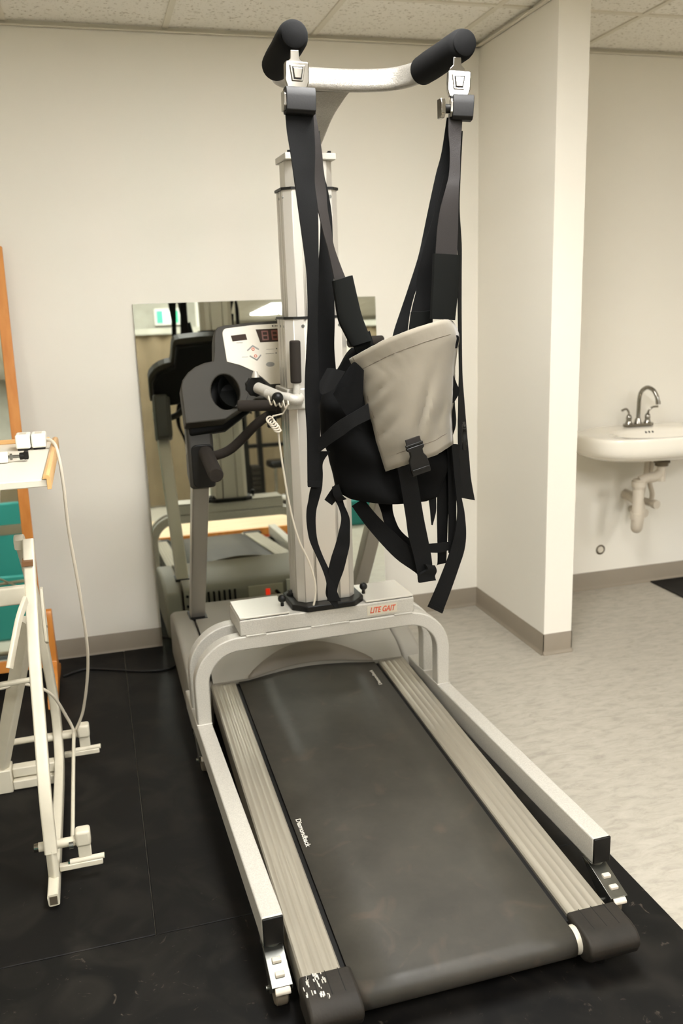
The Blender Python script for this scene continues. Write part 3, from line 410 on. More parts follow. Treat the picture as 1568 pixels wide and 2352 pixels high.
PANEL = [[(-1.235,-1.924,1.464),(-1.228,-1.931,1.469),(-1.22,-1.938,1.474),(-1.212,-1.944,1.479),(-1.204,-1.95,1.484),(-1.195,-1.954,1.489),(-1.187,-1.959,1.494),(-1.178,-1.963,1.498),(-1.17,-1.966,1.503),(-1.161,-1.969,1.508),(-1.151,-1.97,1.511),(-1.141,-1.972,1.515),(-1.131,-1.972,1.518),(-1.12,-1.972,1.521),(-1.109,-1.971,1.525),(-1.098,-1.969,1.528),(-1.087,-1.967,1.531),(-1.075,-1.964,1.534),(-1.063,-1.96,1.537),(-1.05,-1.956,1.539),(-1.037,-1.951,1.542),(-1.024,-1.946,1.544),(-1.011,-1.94,1.547),(-0.997,-1.933,1.549),(-0.982,-1.926,1.55),(-0.962,-1.904,1.548),(-0.939,-1.878,1.544)],[(-1.23,-1.924,1.453),(-1.222,-1.931,1.459),(-1.214,-1.938,1.464),(-1.206,-1.944,1.469),(-1.198,-1.949,1.473),(-1.189,-1.954,1.478),(-1.181,-1.959,1.483),(-1.172,-1.963,1.488),(-1.163,-1.966,1.492),(-1.154,-1.969,1.497),(-1.144,-1.97,1.501),(-1.134,-1.971,1.504),(-1.124,-1.972,1.507),(-1.113,-1.97,1.511),(-1.102,-1.97,1.514),(-1.091,-1.969,1.517),(-1.079,-1.966,1.52),(-1.067,-1.963,1.523),(-1.055,-1.96,1.526),(-1.042,-1.956,1.529),(-1.03,-1.951,1.531),(-1.016,-1.946,1.534),(-1.003,-1.94,1.536),(-0.989,-1.933,1.538),(-0.974,-1.926,1.54),(-0.954,-1.904,1.537),(-0.931,-1.878,1.534)],[(-1.224,-1.924,1.443),(-1.216,-1.931,1.448),(-1.208,-1.938,1.453),(-1.2,-1.945,1.458),(-1.191,-1.948,1.463),(-1.184,-1.955,1.468),(-1.174,-1.957,1.472),(-1.167,-1.964,1.477),(-1.157,-1.964,1.481),(-1.148,-1.969,1.486),(-1.138,-1.97,1.49),(-1.128,-1.969,1.493),(-1.118,-1.971,1.496),(-1.106,-1.969,1.499),(-1.096,-1.969,1.503),(-1.085,-1.968,1.506),(-1.073,-1.966,1.509),(-1.061,-1.963,1.512),(-1.049,-1.959,1.514),(-1.037,-1.955,1.517),(-1.024,-1.951,1.519),(-1.011,-1.946,1.522),(-0.997,-1.94,1.525),(-0.983,-1.933,1.527),(-0.969,-1.926,1.528),(-0.948,-1.904,1.526),(-0.925,-1.878,1.522)],[(-1.218,-1.922,1.433),(-1.21,-1.93,1.438),(-1.202,-1.937,1.443),(-1.195,-1.944,1.448),(-1.186,-1.949,1.452),(-1.177,-1.951,1.457),(-1.169,-1.959,1.461),(-1.159,-1.958,1.466),(-1.152,-1.965,1.47),(-1.141,-1.964,1.474),(-1.133,-1.969,1.478),(-1.121,-1.966,1.481),(-1.112,-1.969,1.485),(-1.101,-1.968,1.488),(-1.089,-1.965,1.491),(-1.079,-1.966,1.494),(-1.067,-1.964,1.497),(-1.056,-1.961,1.5),(-1.044,-1.958,1.502),(-1.031,-1.954,1.505),(-1.019,-1.95,1.507),(-1.006,-1.945,1.51),(-0.992,-1.939,1.512),(-0.978,-1.932,1.514),(-0.964,-1.925,1.516),(-0.943,-1.903,1.513),(-0.92,-1.877,1.51)],[(-1.213,-1.924,1.422),(-1.206,-1.932,1.427),(-1.198,-1.939,1.432),(-1.19,-1.945,1.437),(-1.182,-1.951,1.442),(-1.173,-1.953,1.446),(-1.165,-1.958,1.45),(-1.156,-1.961,1.455),(-1.147,-1.963,1.459),(-1.137,-1.965,1.463),(-1.128,-1.968,1.467),(-1.118,-1.969,1.47),(-1.107,-1.966,1.473),(-1.097,-1.969,1.476),(-1.085,-1.964,1.479),(-1.075,-1.966,1.482),(-1.064,-1.964,1.485),(-1.053,-1.962,1.488),(-1.041,-1.959,1.49),(-1.028,-1.955,1.493),(-1.016,-1.951,1.495),(-1.003,-1.946,1.498),(-0.99,-1.94,1.5),(-0.976,-1.934,1.502),(-0.962,-1.926,1.504),(-0.941,-1.904,1.501),(-0.919,-1.878,1.498)],[(-1.208,-1.924,1.412),(-1.201,-1.932,1.417),(-1.193,-1.939,1.421),(-1.186,-1.946,1.426),(-1.178,-1.951,1.431),(-1.17,-1.956,1.435),(-1.16,-1.955,1.439),(-1.153,-1.963,1.444),(-1.143,-1.96,1.447),(-1.135,-1.967,1.452),(-1.124,-1.963,1.455),(-1.116,-1.969,1.458),(-1.104,-1.965,1.461),(-1.095,-1.968,1.464),(-1.084,-1.966,1.467),(-1.074,-1.964,1.47),(-1.063,-1.964,1.473),(-1.052,-1.962,1.475),(-1.041,-1.959,1.478),(-1.029,-1.956,1.48),(-1.017,-1.952,1.483),(-1.004,-1.947,1.485),(-0.991,-1.941,1.488),(-0.978,-1.934,1.49),(-0.964,-1.927,1.492),(-0.944,-1.904,1.489),(-0.921,-1.878,1.486)],[(-1.203,-1.924,1.401),(-1.196,-1.932,1.406),(-1.189,-1.939,1.411),(-1.182,-1.946,1.415),(-1.174,-1.951,1.42),(-1.166,-1.956,1.424),(-1.158,-1.959,1.428),(-1.149,-1.96,1.432),(-1.141,-1.965,1.436),(-1.131,-1.962,1.44),(-1.123,-1.966,1.443),(-1.113,-1.966,1.446),(-1.103,-1.968,1.449),(-1.093,-1.965,1.452),(-1.083,-1.967,1.455),(-1.072,-1.963,1.458),(-1.063,-1.964,1.461),(-1.052,-1.962,1.463),(-1.041,-1.96,1.466),(-1.029,-1.956,1.468),(-1.017,-1.952,1.471),(-1.005,-1.947,1.473),(-0.993,-1.941,1.475),(-0.98,-1.934,1.477),(-0.966,-1.927,1.479),(-0.946,-1.905,1.477),(-0.924,-1.878,1.474)],[(-1.201,-1.924,1.39),(-1.194,-1.932,1.394),(-1.187,-1.939,1.399),(-1.18,-1.946,1.403),(-1.173,-1.951,1.408),(-1.165,-1.956,1.412),(-1.157,-1.96,1.416),(-1.148,-1.961,1.42),(-1.14,-1.964,1.424),(-1.131,-1.965,1.428),(-1.122,-1.965,1.431),(-1.112,-1.965,1.434),(-1.103,-1.967,1.437),(-1.093,-1.965,1.44),(-1.083,-1.966,1.443),(-1.073,-1.965,1.445),(-1.063,-1.964,1.448),(-1.052,-1.963,1.451),(-1.041,-1.96,1.453),(-1.03,-1.957,1.455),(-1.019,-1.952,1.458),(-1.006,-1.947,1.46),(-0.994,-1.941,1.463),(-0.981,-1.935,1.465),(-0.968,-1.927,1.467),(-0.948,-1.905,1.464),(-0.926,-1.878,1.461)],[(-1.2,-1.924,1.378),(-1.193,-1.932,1.383),(-1.186,-1.939,1.387),(-1.179,-1.946,1.392),(-1.172,-1.951,1.396),(-1.164,-1.955,1.4),(-1.156,-1.957,1.404),(-1.147,-1.959,1.408),(-1.138,-1.961,1.412),(-1.131,-1.965,1.416),(-1.121,-1.965,1.419),(-1.112,-1.966,1.422),(-1.102,-1.966,1.424),(-1.093,-1.967,1.427),(-1.083,-1.966,1.43),(-1.074,-1.966,1.433),(-1.063,-1.964,1.436),(-1.053,-1.963,1.438),(-1.042,-1.961,1.44),(-1.031,-1.957,1.443),(-1.019,-1.953,1.445),(-1.008,-1.947,1.448),(-0.996,-1.942,1.45),(-0.983,-1.935,1.452),(-0.969,-1.927,1.454),(-0.95,-1.905,1.452),(-0.928,-1.878,1.449)],[(-1.198,-1.924,1.366),(-1.191,-1.932,1.371),(-1.184,-1.938,1.375),(-1.177,-1.942,1.379),(-1.169,-1.945,1.383),(-1.161,-1.949,1.387),(-1.154,-1.954,1.392),(-1.146,-1.96,1.396),(-1.138,-1.963,1.4),(-1.13,-1.964,1.403),(-1.121,-1.966,1.406),(-1.112,-1.966,1.409),(-1.102,-1.967,1.412),(-1.093,-1.967,1.415),(-1.084,-1.967,1.418),(-1.074,-1.967,1.42),(-1.064,-1.965,1.423),(-1.054,-1.964,1.426),(-1.043,-1.962,1.428),(-1.032,-1.958,1.43),(-1.02,-1.952,1.432),(-1.009,-1.948,1.435),(-0.997,-1.943,1.438),(-0.985,-1.936,1.44),(-0.971,-1.927,1.441),(-0.952,-1.905,1.439),(-0.93,-1.878,1.436)],[(-1.196,-1.922,1.355),(-1.189,-1.927,1.359),(-1.181,-1.932,1.363),(-1.174,-1.938,1.367),(-1.168,-1.946,1.372),(-1.161,-1.953,1.376),(-1.154,-1.958,1.38),(-1.146,-1.96,1.384),(-1.137,-1.962,1.387),(-1.129,-1.964,1.391),(-1.12,-1.965,1.394),(-1.111,-1.966,1.397),(-1.102,-1.967,1.4),(-1.093,-1.967,1.402),(-1.084,-1.968,1.405),(-1.074,-1.967,1.408),(-1.064,-1.967,1.41),(-1.054,-1.965,1.413),(-1.044,-1.962,1.415),(-1.032,-1.957,1.417),(-1.021,-1.952,1.42),(-1.01,-1.949,1.422),(-0.998,-1.944,1.425),(-0.986,-1.936,1.427),(-0.972,-1.927,1.429),(-0.953,-1.904,1.427),(-0.932,-1.878,1.424)],[(-1.192,-1.919,1.343),(-1.186,-1.928,1.347),(-1.18,-1.937,1.352),(-1.173,-1.944,1.356),(-1.166,-1.95,1.36),(-1.159,-1.954,1.364),(-1.151,-1.957,1.368),(-1.143,-1.959,1.372),(-1.135,-1.961,1.375),(-1.127,-1.963,1.379),(-1.118,-1.965,1.382),(-1.109,-1.966,1.384),(-1.101,-1.967,1.387),(-1.092,-1.968,1.39),(-1.083,-1.969,1.393),(-1.073,-1.968,1.395),(-1.064,-1.968,1.398),(-1.054,-1.966,1.4),(-1.043,-1.961,1.402),(-1.031,-1.956,1.404),(-1.021,-1.953,1.407),(-1.01,-1.95,1.41),(-0.999,-1.944,1.412),(-0.986,-1.936,1.414),(-0.973,-1.927,1.416),(-0.953,-1.904,1.414),(-0.932,-1.878,1.411)],[(-1.189,-1.923,1.332),(-1.183,-1.932,1.336),(-1.177,-1.938,1.341),(-1.17,-1.944,1.345),(-1.163,-1.948,1.348),(-1.155,-1.951,1.352),(-1.147,-1.953,1.356),(-1.139,-1.957,1.359),(-1.132,-1.96,1.363),(-1.124,-1.963,1.366),(-1.116,-1.965,1.369),(-1.107,-1.967,1.372),(-1.099,-1.968,1.375),(-1.09,-1.969,1.378),(-1.081,-1.97,1.38),(-1.072,-1.97,1.383),(-1.063,-1.969,1.385),(-1.052,-1.966,1.387),(-1.041,-1.959,1.389),(-1.03,-1.956,1.391),(-1.021,-1.956,1.394),(-1.011,-1.952,1.397),(-0.999,-1.945,1.399),(-0.986,-1.935,1.401),(-0.973,-1.926,1.403),(-0.954,-1.904,1.401),(-0.933,-1.877,1.398)],[(-1.186,-1.924,1.321),(-1.179,-1.931,1.325),(-1.172,-1.936,1.329),(-1.165,-1.939,1.332),(-1.158,-1.943,1.336),(-1.151,-1.949,1.34),(-1.144,-1.954,1.344),(-1.137,-1.958,1.347),(-1.129,-1.961,1.351),(-1.122,-1.963,1.354),(-1.114,-1.965,1.357),(-1.105,-1.967,1.36),(-1.097,-1.969,1.363),(-1.089,-1.97,1.365),(-1.08,-1.971,1.368),(-1.071,-1.971,1.37),(-1.062,-1.969,1.373),(-1.05,-1.963,1.374),(-1.039,-1.957,1.376),(-1.03,-1.958,1.379),(-1.021,-1.958,1.382),(-1.011,-1.954,1.384),(-0.998,-1.944,1.386),(-0.985,-1.935,1.388),(-0.972,-1.925,1.39),(-0.954,-1.903,1.388),(-0.934,-1.878,1.386)],[(-1.181,-1.921,1.309),(-1.174,-1.927,1.313),(-1.168,-1.933,1.317),(-1.162,-1.94,1.321),(-1.156,-1.947,1.325),(-1.149,-1.952,1.329),(-1.142,-1.956,1.332),(-1.134,-1.959,1.335),(-1.127,-1.961,1.339),(-1.119,-1.964,1.342),(-1.111,-1.966,1.345),(-1.103,-1.968,1.348),(-1.095,-1.97,1.35),(-1.087,-1.971,1.353),(-1.079,-1.972,1.355),(-1.07,-1.971,1.358),(-1.059,-1.967,1.36),(-1.047,-1.958,1.361),(-1.038,-1.958,1.363),(-1.031,-1.962,1.366),(-1.022,-1.961,1.369),(-1.01,-1.953,1.371),(-0.997,-1.943,1.373),(-0.985,-1.934,1.375),(-0.972,-1.924,1.377),(-0.954,-1.902,1.375),(-0.934,-1.878,1.373)],[(-1.177,-1.922,1.297),(-1.172,-1.93,1.302),(-1.166,-1.937,1.306),(-1.159,-1.943,1.31),(-1.153,-1.948,1.313),(-1.146,-1.952,1.317),(-1.139,-1.956,1.32),(-1.131,-1.959,1.323),(-1.124,-1.962,1.327),(-1.117,-1.964,1.33),(-1.109,-1.967,1.333),(-1.101,-1.969,1.335),(-1.093,-1.971,1.338),(-1.085,-1.972,1.34),(-1.077,-1.973,1.343),(-1.068,-1.971,1.345),(-1.056,-1.963,1.346),(-1.045,-1.957,1.348),(-1.038,-1.962,1.351),(-1.031,-1.965,1.353),(-1.021,-1.962,1.356),(-1.009,-1.952,1.358),(-0.996,-1.942,1.36),(-0.984,-1.931,1.362),(-0.971,-1.922,1.363),(-0.954,-1.903,1.362),(-0.935,-1.878,1.36)],[(-1.175,-1.924,1.286),(-1.169,-1.931,1.29),(-1.163,-1.938,1.294),(-1.157,-1.943,1.298),(-1.15,-1.948,1.301),(-1.143,-1.952,1.305),(-1.136,-1.955,1.308),(-1.129,-1.958,1.311),(-1.122,-1.961,1.314),(-1.115,-1.964,1.317),(-1.107,-1.968,1.32),(-1.1,-1.97,1.323),(-1.092,-1.972,1.325),(-1.084,-1.973,1.328),(-1.076,-1.973,1.33),(-1.065,-1.968,1.332),(-1.053,-1.957,1.333),(-1.045,-1.96,1.335),(-1.039,-1.967,1.338),(-1.031,-1.969,1.341),(-1.02,-1.961,1.343),(-1.007,-1.95,1.345),(-0.995,-1.94,1.347),(-0.982,-1.928,1.348),(-0.971,-1.921,1.35),(-0.955,-1.903,1.349),(-0.935,-1.878,1.347)],[(-1.173,-1.924,1.274),(-1.167,-1.931,1.278),(-1.161,-1.937,1.282),(-1.154,-1.942,1.285),(-1.147,-1.945,1.289),(-1.14,-1.947,1.292),(-1.133,-1.952,1.295),(-1.127,-1.957,1.298),(-1.121,-1.962,1.302),(-1.114,-1.966,1.305),(-1.107,-1.969,1.308),(-1.099,-1.971,1.31),(-1.091,-1.973,1.313),(-1.083,-1.974,1.315),(-1.074,-1.972,1.317),(-1.062,-1.962,1.318),(-1.052,-1.957,1.32),(-1.047,-1.966,1.323),(-1.04,-1.971,1.326),(-1.031,-1.969,1.328),(-1.019,-1.958,1.329),(-1.006,-1.948,1.331),(-0.994,-1.936,1.333),(-0.981,-1.925,1.334),(-0.971,-1.923,1.337),(-0.955,-1.903,1.336),(-0.936,-1.878,1.334)],[(-1.17,-1.923,1.262),(-1.164,-1.929,1.266),(-1.157,-1.932,1.269),(-1.151,-1.936,1.272),(-1.145,-1.942,1.276),(-1.139,-1.949,1.28),(-1.133,-1.955,1.283),(-1.127,-1.96,1.286),(-1.12,-1.964,1.29),(-1.113,-1.967,1.293),(-1.106,-1.97,1.295),(-1.099,-1.972,1.298),(-1.091,-1.974,1.3),(-1.083,-1.974,1.303),(-1.073,-1.968,1.304),(-1.061,-1.958,1.305),(-1.054,-1.963,1.308),(-1.049,-1.971,1.311),(-1.042,-1.973,1.313),(-1.031,-1.966,1.314),(-1.018,-1.955,1.316),(-1.007,-1.946,1.318),(-0.993,-1.932,1.319),(-0.983,-1.925,1.322),(-0.974,-1.924,1.324),(-0.957,-1.904,1.323),(-0.938,-1.878,1.322)],[(-1.167,-1.92,1.25),(-1.161,-1.926,1.253),(-1.156,-1.934,1.257),(-1.15,-1.941,1.261),(-1.145,-1.947,1.265),(-1.138,-1.952,1.268),(-1.132,-1.957,1.271),(-1.126,-1.961,1.274),(-1.119,-1.965,1.277),(-1.112,-1.968,1.28),(-1.106,-1.971,1.283),(-1.098,-1.973,1.285),(-1.091,-1.974,1.288),(-1.082,-1.972,1.29),(-1.07,-1.963,1.29),(-1.062,-1.961,1.292),(-1.057,-1.969,1.295),(-1.051,-1.974,1.298),(-1.042,-1.973,1.3),(-1.03,-1.962,1.301),(-1.018,-1.953,1.303),(-1.006,-1.942,1.305),(-0.994,-1.93,1.306),(-0.985,-1.929,1.309),(-0.976,-1.925,1.312),(-0.959,-1.904,1.311),(-0.941,-1.878,1.309)],[(-1.164,-1.923,1.239),(-1.159,-1.93,1.242),(-1.153,-1.937,1.246),(-1.148,-1.943,1.249),(-1.142,-1.948,1.253),(-1.136,-1.953,1.256),(-1.13,-1.957,1.259),(-1.123,-1.962,1.262),(-1.117,-1.965,1.265),(-1.111,-1.969,1.268),(-1.104,-1.971,1.27),(-1.097,-1.973,1.273),(-1.089,-1.974,1.275),(-1.079,-1.969,1.276),(-1.068,-1.961,1.277),(-1.063,-1.967,1.28),(-1.057,-1.973,1.283),(-1.05,-1.975,1.286),(-1.04,-1.969,1.287),(-1.028,-1.959,1.287),(-1.017,-1.951,1.289),(-1.005,-1.939,1.291),(-0.995,-1.932,1.293),(-0.987,-1.931,1.296),(-0.977,-1.925,1.299),(-0.96,-1.904,1.298),(-0.942,-1.878,1.296)],[(-1.161,-1.924,1.227),(-1.155,-1.931,1.231),(-1.15,-1.937,1.234),(-1.144,-1.943,1.237),(-1.139,-1.949,1.241),(-1.133,-1.953,1.244),(-1.127,-1.958,1.247),(-1.121,-1.962,1.25),(-1.114,-1.966,1.253),(-1.108,-1.969,1.255),(-1.101,-1.972,1.258),(-1.094,-1.974,1.26),(-1.086,-1.972,1.262),(-1.075,-1.965,1.263),(-1.068,-1.965,1.265),(-1.062,-1.972,1.268),(-1.056,-1.974,1.27),(-1.047,-1.973,1.272),(-1.036,-1.965,1.273),(-1.025,-1.957,1.274),(-1.015,-1.949,1.276),(-1.003,-1.938,1.277),(-0.995,-1.936,1.28),(-0.986,-1.932,1.283),(-0.976,-1.925,1.285),(-0.959,-1.904,1.284),(-0.941,-1.878,1.283)],[(-1.157,-1.924,1.215),(-1.152,-1.931,1.219),(-1.147,-1.937,1.222),(-1.141,-1.943,1.225),(-1.135,-1.949,1.229),(-1.13,-1.954,1.232),(-1.124,-1.959,1.235),(-1.118,-1.963,1.237),(-1.111,-1.966,1.24),(-1.105,-1.97,1.243),(-1.098,-1.972,1.245),(-1.091,-1.973,1.247),(-1.082,-1.969,1.249),(-1.073,-1.966,1.25),(-1.067,-1.97,1.253),(-1.061,-1.973,1.255),(-1.053,-1.974,1.257),(-1.044,-1.969,1.258),(-1.033,-1.962,1.259),(-1.023,-1.956,1.26),(-1.013,-1.947,1.262),(-1.003,-1.94,1.264),(-0.995,-1.938,1.267),(-0.985,-1.932,1.27),(-0.975,-1.925,1.272),(-0.959,-1.904,1.271),(-0.94,-1.878,1.27)],[(-1.153,-1.922,1.203),(-1.148,-1.929,1.207),(-1.143,-1.936,1.21),(-1.137,-1.942,1.213),(-1.132,-1.947,1.216),(-1.126,-1.953,1.219),(-1.12,-1.957,1.222),(-1.114,-1.961,1.225),(-1.108,-1.965,1.227),(-1.102,-1.968,1.23),(-1.095,-1.97,1.232),(-1.087,-1.97,1.234),(-1.078,-1.966,1.235),(-1.071,-1.967,1.237),(-1.065,-1.971,1.24),(-1.058,-1.971,1.242),(-1.05,-1.97,1.243),(-1.04,-1.964,1.244),(-1.03,-1.959,1.245),(-1.02,-1.953,1.246),(-1.01,-1.946,1.248),(-1.002,-1.941,1.251),(-0.993,-1.937,1.254),(-0.983,-1.931,1.256),(-0.973,-1.923,1.258),(-0.957,-1.902,1.258),(-0.939,-1.876,1.256)],[(-1.15,-1.924,1.191),(-1.145,-1.931,1.195),(-1.14,-1.938,1.198),(-1.135,-1.944,1.201),(-1.129,-1.95,1.204),(-1.124,-1.955,1.207),(-1.118,-1.959,1.21),(-1.112,-1.963,1.213),(-1.106,-1.967,1.215),(-1.1,-1.97,1.217),(-1.093,-1.971,1.219),(-1.085,-1.97,1.221),(-1.077,-1.969,1.223),(-1.071,-1.972,1.225),(-1.064,-1.973,1.227),(-1.056,-1.972,1.229),(-1.047,-1.969,1.23),(-1.038,-1.965,1.231),(-1.029,-1.96,1.232),(-1.019,-1.955,1.233),(-1.01,-1.949,1.236),(-1.001,-1.945,1.238),(-0.992,-1.939,1.241),(-0.983,-1.933,1.243),(-0.973,-1.925,1.245),(-0.957,-1.904,1.245),(-0.939,-1.878,1.243)],[(-1.147,-1.924,1.18),(-1.142,-1.931,1.183),(-1.137,-1.938,1.186),(-1.132,-1.944,1.189),(-1.126,-1.95,1.192),(-1.121,-1.955,1.195),(-1.115,-1.959,1.198),(-1.109,-1.963,1.2),(-1.103,-1.967,1.202),(-1.097,-1.969,1.204),(-1.09,-1.97,1.206),(-1.082,-1.969,1.208),(-1.075,-1.971,1.21),(-1.068,-1.972,1.212),(-1.061,-1.972,1.214),(-1.053,-1.971,1.215),(-1.045,-1.968,1.216),(-1.036,-1.964,1.217),(-1.027,-1.96,1.218),(-1.017,-1.955,1.22),(-1.009,-1.95,1.222),(-1.0,-1.946,1.225),(-0.991,-1.94,1.227),(-0.982,-1.933,1.23),(-0.972,-1.926,1.232),(-0.956,-1.904,1.231),(-0.938,-1.878,1.23)],[(-1.143,-1.924,1.168),(-1.138,-1.931,1.171),(-1.134,-1.938,1.174),(-1.128,-1.944,1.177),(-1.123,-1.95,1.18),(-1.118,-1.955,1.182),(-1.112,-1.959,1.185),(-1.106,-1.963,1.187),(-1.1,-1.966,1.19),(-1.094,-1.968,1.192),(-1.087,-1.969,1.193),(-1.08,-1.97,1.195),(-1.073,-1.971,1.197),(-1.066,-1.972,1.199),(-1.058,-1.972,1.2),(-1.051,-1.97,1.202),(-1.042,-1.967,1.203),(-1.034,-1.964,1.204),(-1.025,-1.96,1.205),(-1.016,-1.956,1.206),(-1.008,-1.951,1.209),(-0.999,-1.946,1.211),(-0.99,-1.94,1.214),(-0.98,-1.933,1.216),(-0.971,-1.926,1.218),(-0.955,-1.904,1.218),(-0.937,-1.878,1.217)]]

# ---------------------------------------------------------------- leaning mirror
MT = Matrix.Translation((0, -.083, .012)) @ Matrix.Rotation(-.045, 4, 'X')
mr = thing('leaning_mirror', 'frameless wall mirror leaning against the back wall behind the treadmill', 'mirror', (-1.1, -.08, .012))
bm = new(); box(bm, -1.661, -.535, 0, .006, 0, 1.61, MT); obj('mirror_glass', bm, M['mirror'], mr, smoothing=False)
bm = new(); box(bm, -1.661, -.535, .0062, .0075, 0, 1.61, MT); obj('backing_board', bm, M['dullmetal'], mr)

# ---------------------------------------------------------------- treadmill
tm = thing('treadmill', 'grey treadmill with worn black belt standing under the silver lift frame', 'treadmill', (-1.151, -1.35, .01))
CX = -1.151; SL = .047
def shear(bm, z0=0):
    for v in bm.verts: v.co.z += SL*(v.co.y+2.45)
# side rails: extruded aluminium with fine raised ridges, following the deck's slight incline
def rail_prof(x0, x1, zt=.13):
    pts = [(x0, zt-.075), (x0, zt-.004), (x0+.004, zt)]
    for k in range(1, 5):
        xc = x0+(x1-x0)*k/5; pts += [(xc-.003, zt), (xc-.002, zt+.0007), (xc+.002, zt+.0007), (xc+.003, zt)]
    return pts+[(x1-.004, zt), (x1, zt-.004), (x1, zt-.075)]
for x0, x1, lb in ((-1.54, -1.447, 'ridged aluminium foot rail, left'), (-.870, -.762, 'ridged aluminium foot rail, right')):
    bm = new(); prism(bm, rail_prof(x0, x1), 1, -2.455, -.93); shear(bm); obj('side_rail', bm, M['rail'], tm)
# belt: a closed loop over two rollers
def belt_path():
    yf, yb, r_ = -2.475, -.80, .034; zt = .128
    P = []
    for k in range(0, 13): a = math.pi/2+math.pi*k/12; P.append((yf+r_*math.cos(a), zt-r_+r_*math.sin(a)))
    for k in range(0, 13): a = -math.pi/2+math.pi*k/12; P.append((yb+r_*math.cos(a), zt-r_+r_*math.sin(a)))
    return P
bm = new(); P = belt_path(); n = len(P)
# dense strips so the belt sags a touch between the rails
A = []
for (y, z) in P: A.append([bm.verts.new((x, y, z)) for x in (-1.433, -1.30, -1.151, -1.0, -.886)])
for i in range(n):
    for j in range(4): bm.faces.new((A[i][j], A[i][j+1], A[(i+1) % n][j+1], A[(i+1) % n][j]))
shear(bm); belt = obj('belt', bm, M['belt'], tm); s = belt.modifiers.new('solid', 'SOLIDIFY'); s.thickness = .003; s.offset = -1
bm = new(); box(bm, -1.447, -.870, -2.44, -.85, .075, .118); shear(bm); obj('deck', bm, M['blackmatte'], tm)
bm = new(); cyl(bm, (-1.45, -2.475, .094), (-.86, -2.475, .094), .0300, 24); shear(bm); obj('roller', bm, M['roller'], tm)
for x, lb in ((-1.443, 1), (-.880, 1)):
    bm = new(); cyl(bm, (x-.006, -2.475, .096), (x+.010, -2.475, .096), .033, 24); shear(bm); obj('roller_end', bm, M['roller'], tm, label='pale round roller end beside the belt')
# rear end caps
for x0, x1, lb in ((-1.547, -1.425, 'scuffed charcoal end cap'), (-.873, -.738, 'charcoal end cap with three grooves')):
    bm = new()
    pr = [(-2.425, .055), (-2.425, .1345), (-2.50, .1345), (-2.525, .129), (-2.540, .116), (-2.545, .100), (-2.535, .076), (-2.51, .060)]
    prism(bm, pr, 0, x0, x1); c = obj('end_cap', bm, M['capgrey'], tm, bevel=.008, label=lb, seg=3)
    for k in (1, 2, 3):
        xx = x0+(x1-x0)*k/4
        bm = new(); box(bm, xx-.0008, xx+.0008, -2.50, -2.427, .1340, .1349); obj('groove', bm, M['blackmatte'], c)
# scraped edge on the left cap
bm = new(); random.seed(3)
for k in range(34):
    x = -1.545+random.random()*.055; y = -2.428-random.random()**1.5*.07; l = .004+random.random()*.012
    box(bm, x, x+.0015+random.random()*.002, y-l, y, .1340, .1352)
obj('scrape_mark', bm, M['whiteprint'], c.parent.children[0] if False else tm, label='pale scrape marks on the left end cap')
# frame under the deck and feet
bm = new()
for x0, x1 in ((-1.536, -1.46), (-.845, -.766)): box(bm, x0, x1, -2.43, -.95, .03, .056)
shear(bm)
obj('underframe', bm, M['black'], tm)
for x in (-1.50, -.80):
    bm = new(); cyl(bm, (x, -2.46, .01), (x, -2.46, .058), .02); obj('rubber_foot', bm, M['black'], tm)
# motor hood
HP = [(-.97, .208), (-.945, .226), (-.90, .250), (-.82, .272), (-.70, .284), (-.45, .286), (-.30, .284), (-.235, .278), (-.208, .262), (-.196, .235), (-.19, .05), (-.60, .045), (-.90, .05)]
bm = new(); rings = []; NX = 40
for k in range(NX+1):
    x = -1.532+.76*k/NX; u = (x+1.395)/.50; a = math.sin(math.pi*u) if 0 < u < 1 else 0
    prf = [(y+(.052*a if i == 0 else .045*a if i == 1 else .03*a if i == 2 else .01*a if i == 3 else 0), z+(.010*a if i < 2 else 0)) for i, (y, z) in enumerate(HP)]
    rings.append([bm.verts.new((x, y, z)) for y, z in prf])
for A_, B_ in zip(rings, rings[1:]):
    for i in range(len(HP)): bm.faces.new((A_[i], A_[(i+1) % len(HP)], B_[(i+1) % len(HP)], B_[i]))
bm.faces.new(rings[0][::-1]); bm.faces.new(rings[-1])
hood = obj('motor_hood', bm, M['hood'], tm)
# arched plate on the hood front, darkened like a shaded recess, its lower edge bowed up over the belt
bm = new(); N = 24; top = []; bot = []
for k in range(N+1):
    u = k/N; x = -1.395+u*.50; a = math.sin(math.pi*u)
    yb = -.972+.050*a; zb = .2075+.012*a; yt = -.965+.115*a**.8
    zt = .213 + (.062*a**.9)
    top.append(bm.verts.new((x, yt-.002, zt+.0035))); bot.append(bm.verts.new((x, yb-.004, zb+.001)))
for k in range(N): bm.faces.new((bot[k], bot[k+1], top[k+1], top[k]))
pl = obj('hood_recess', bm, M['hood_shade'], tm, label='arched recess in the hood front, its shade painted darker'); s = pl.modifiers.new('solid', 'SOLIDIFY'); s.thickness = .002
# side covers
for x0, x1 in ((-1.625, -1.538), (-.766, -.680)):
    pr = [(-.99, .03), (-.985, .17), (-.96, .215), (-.90, .245), (-.80, .275), (-.65, .290), (-.45, .288), (-.30, .275), (-.225, .245), (-.195, .19), (-.185, .03)]
    bm = new(); prism(bm, pr, 0, x0, x1); obj('side_cover', bm, M['hood'], tm, bevel=.018, seg=4)
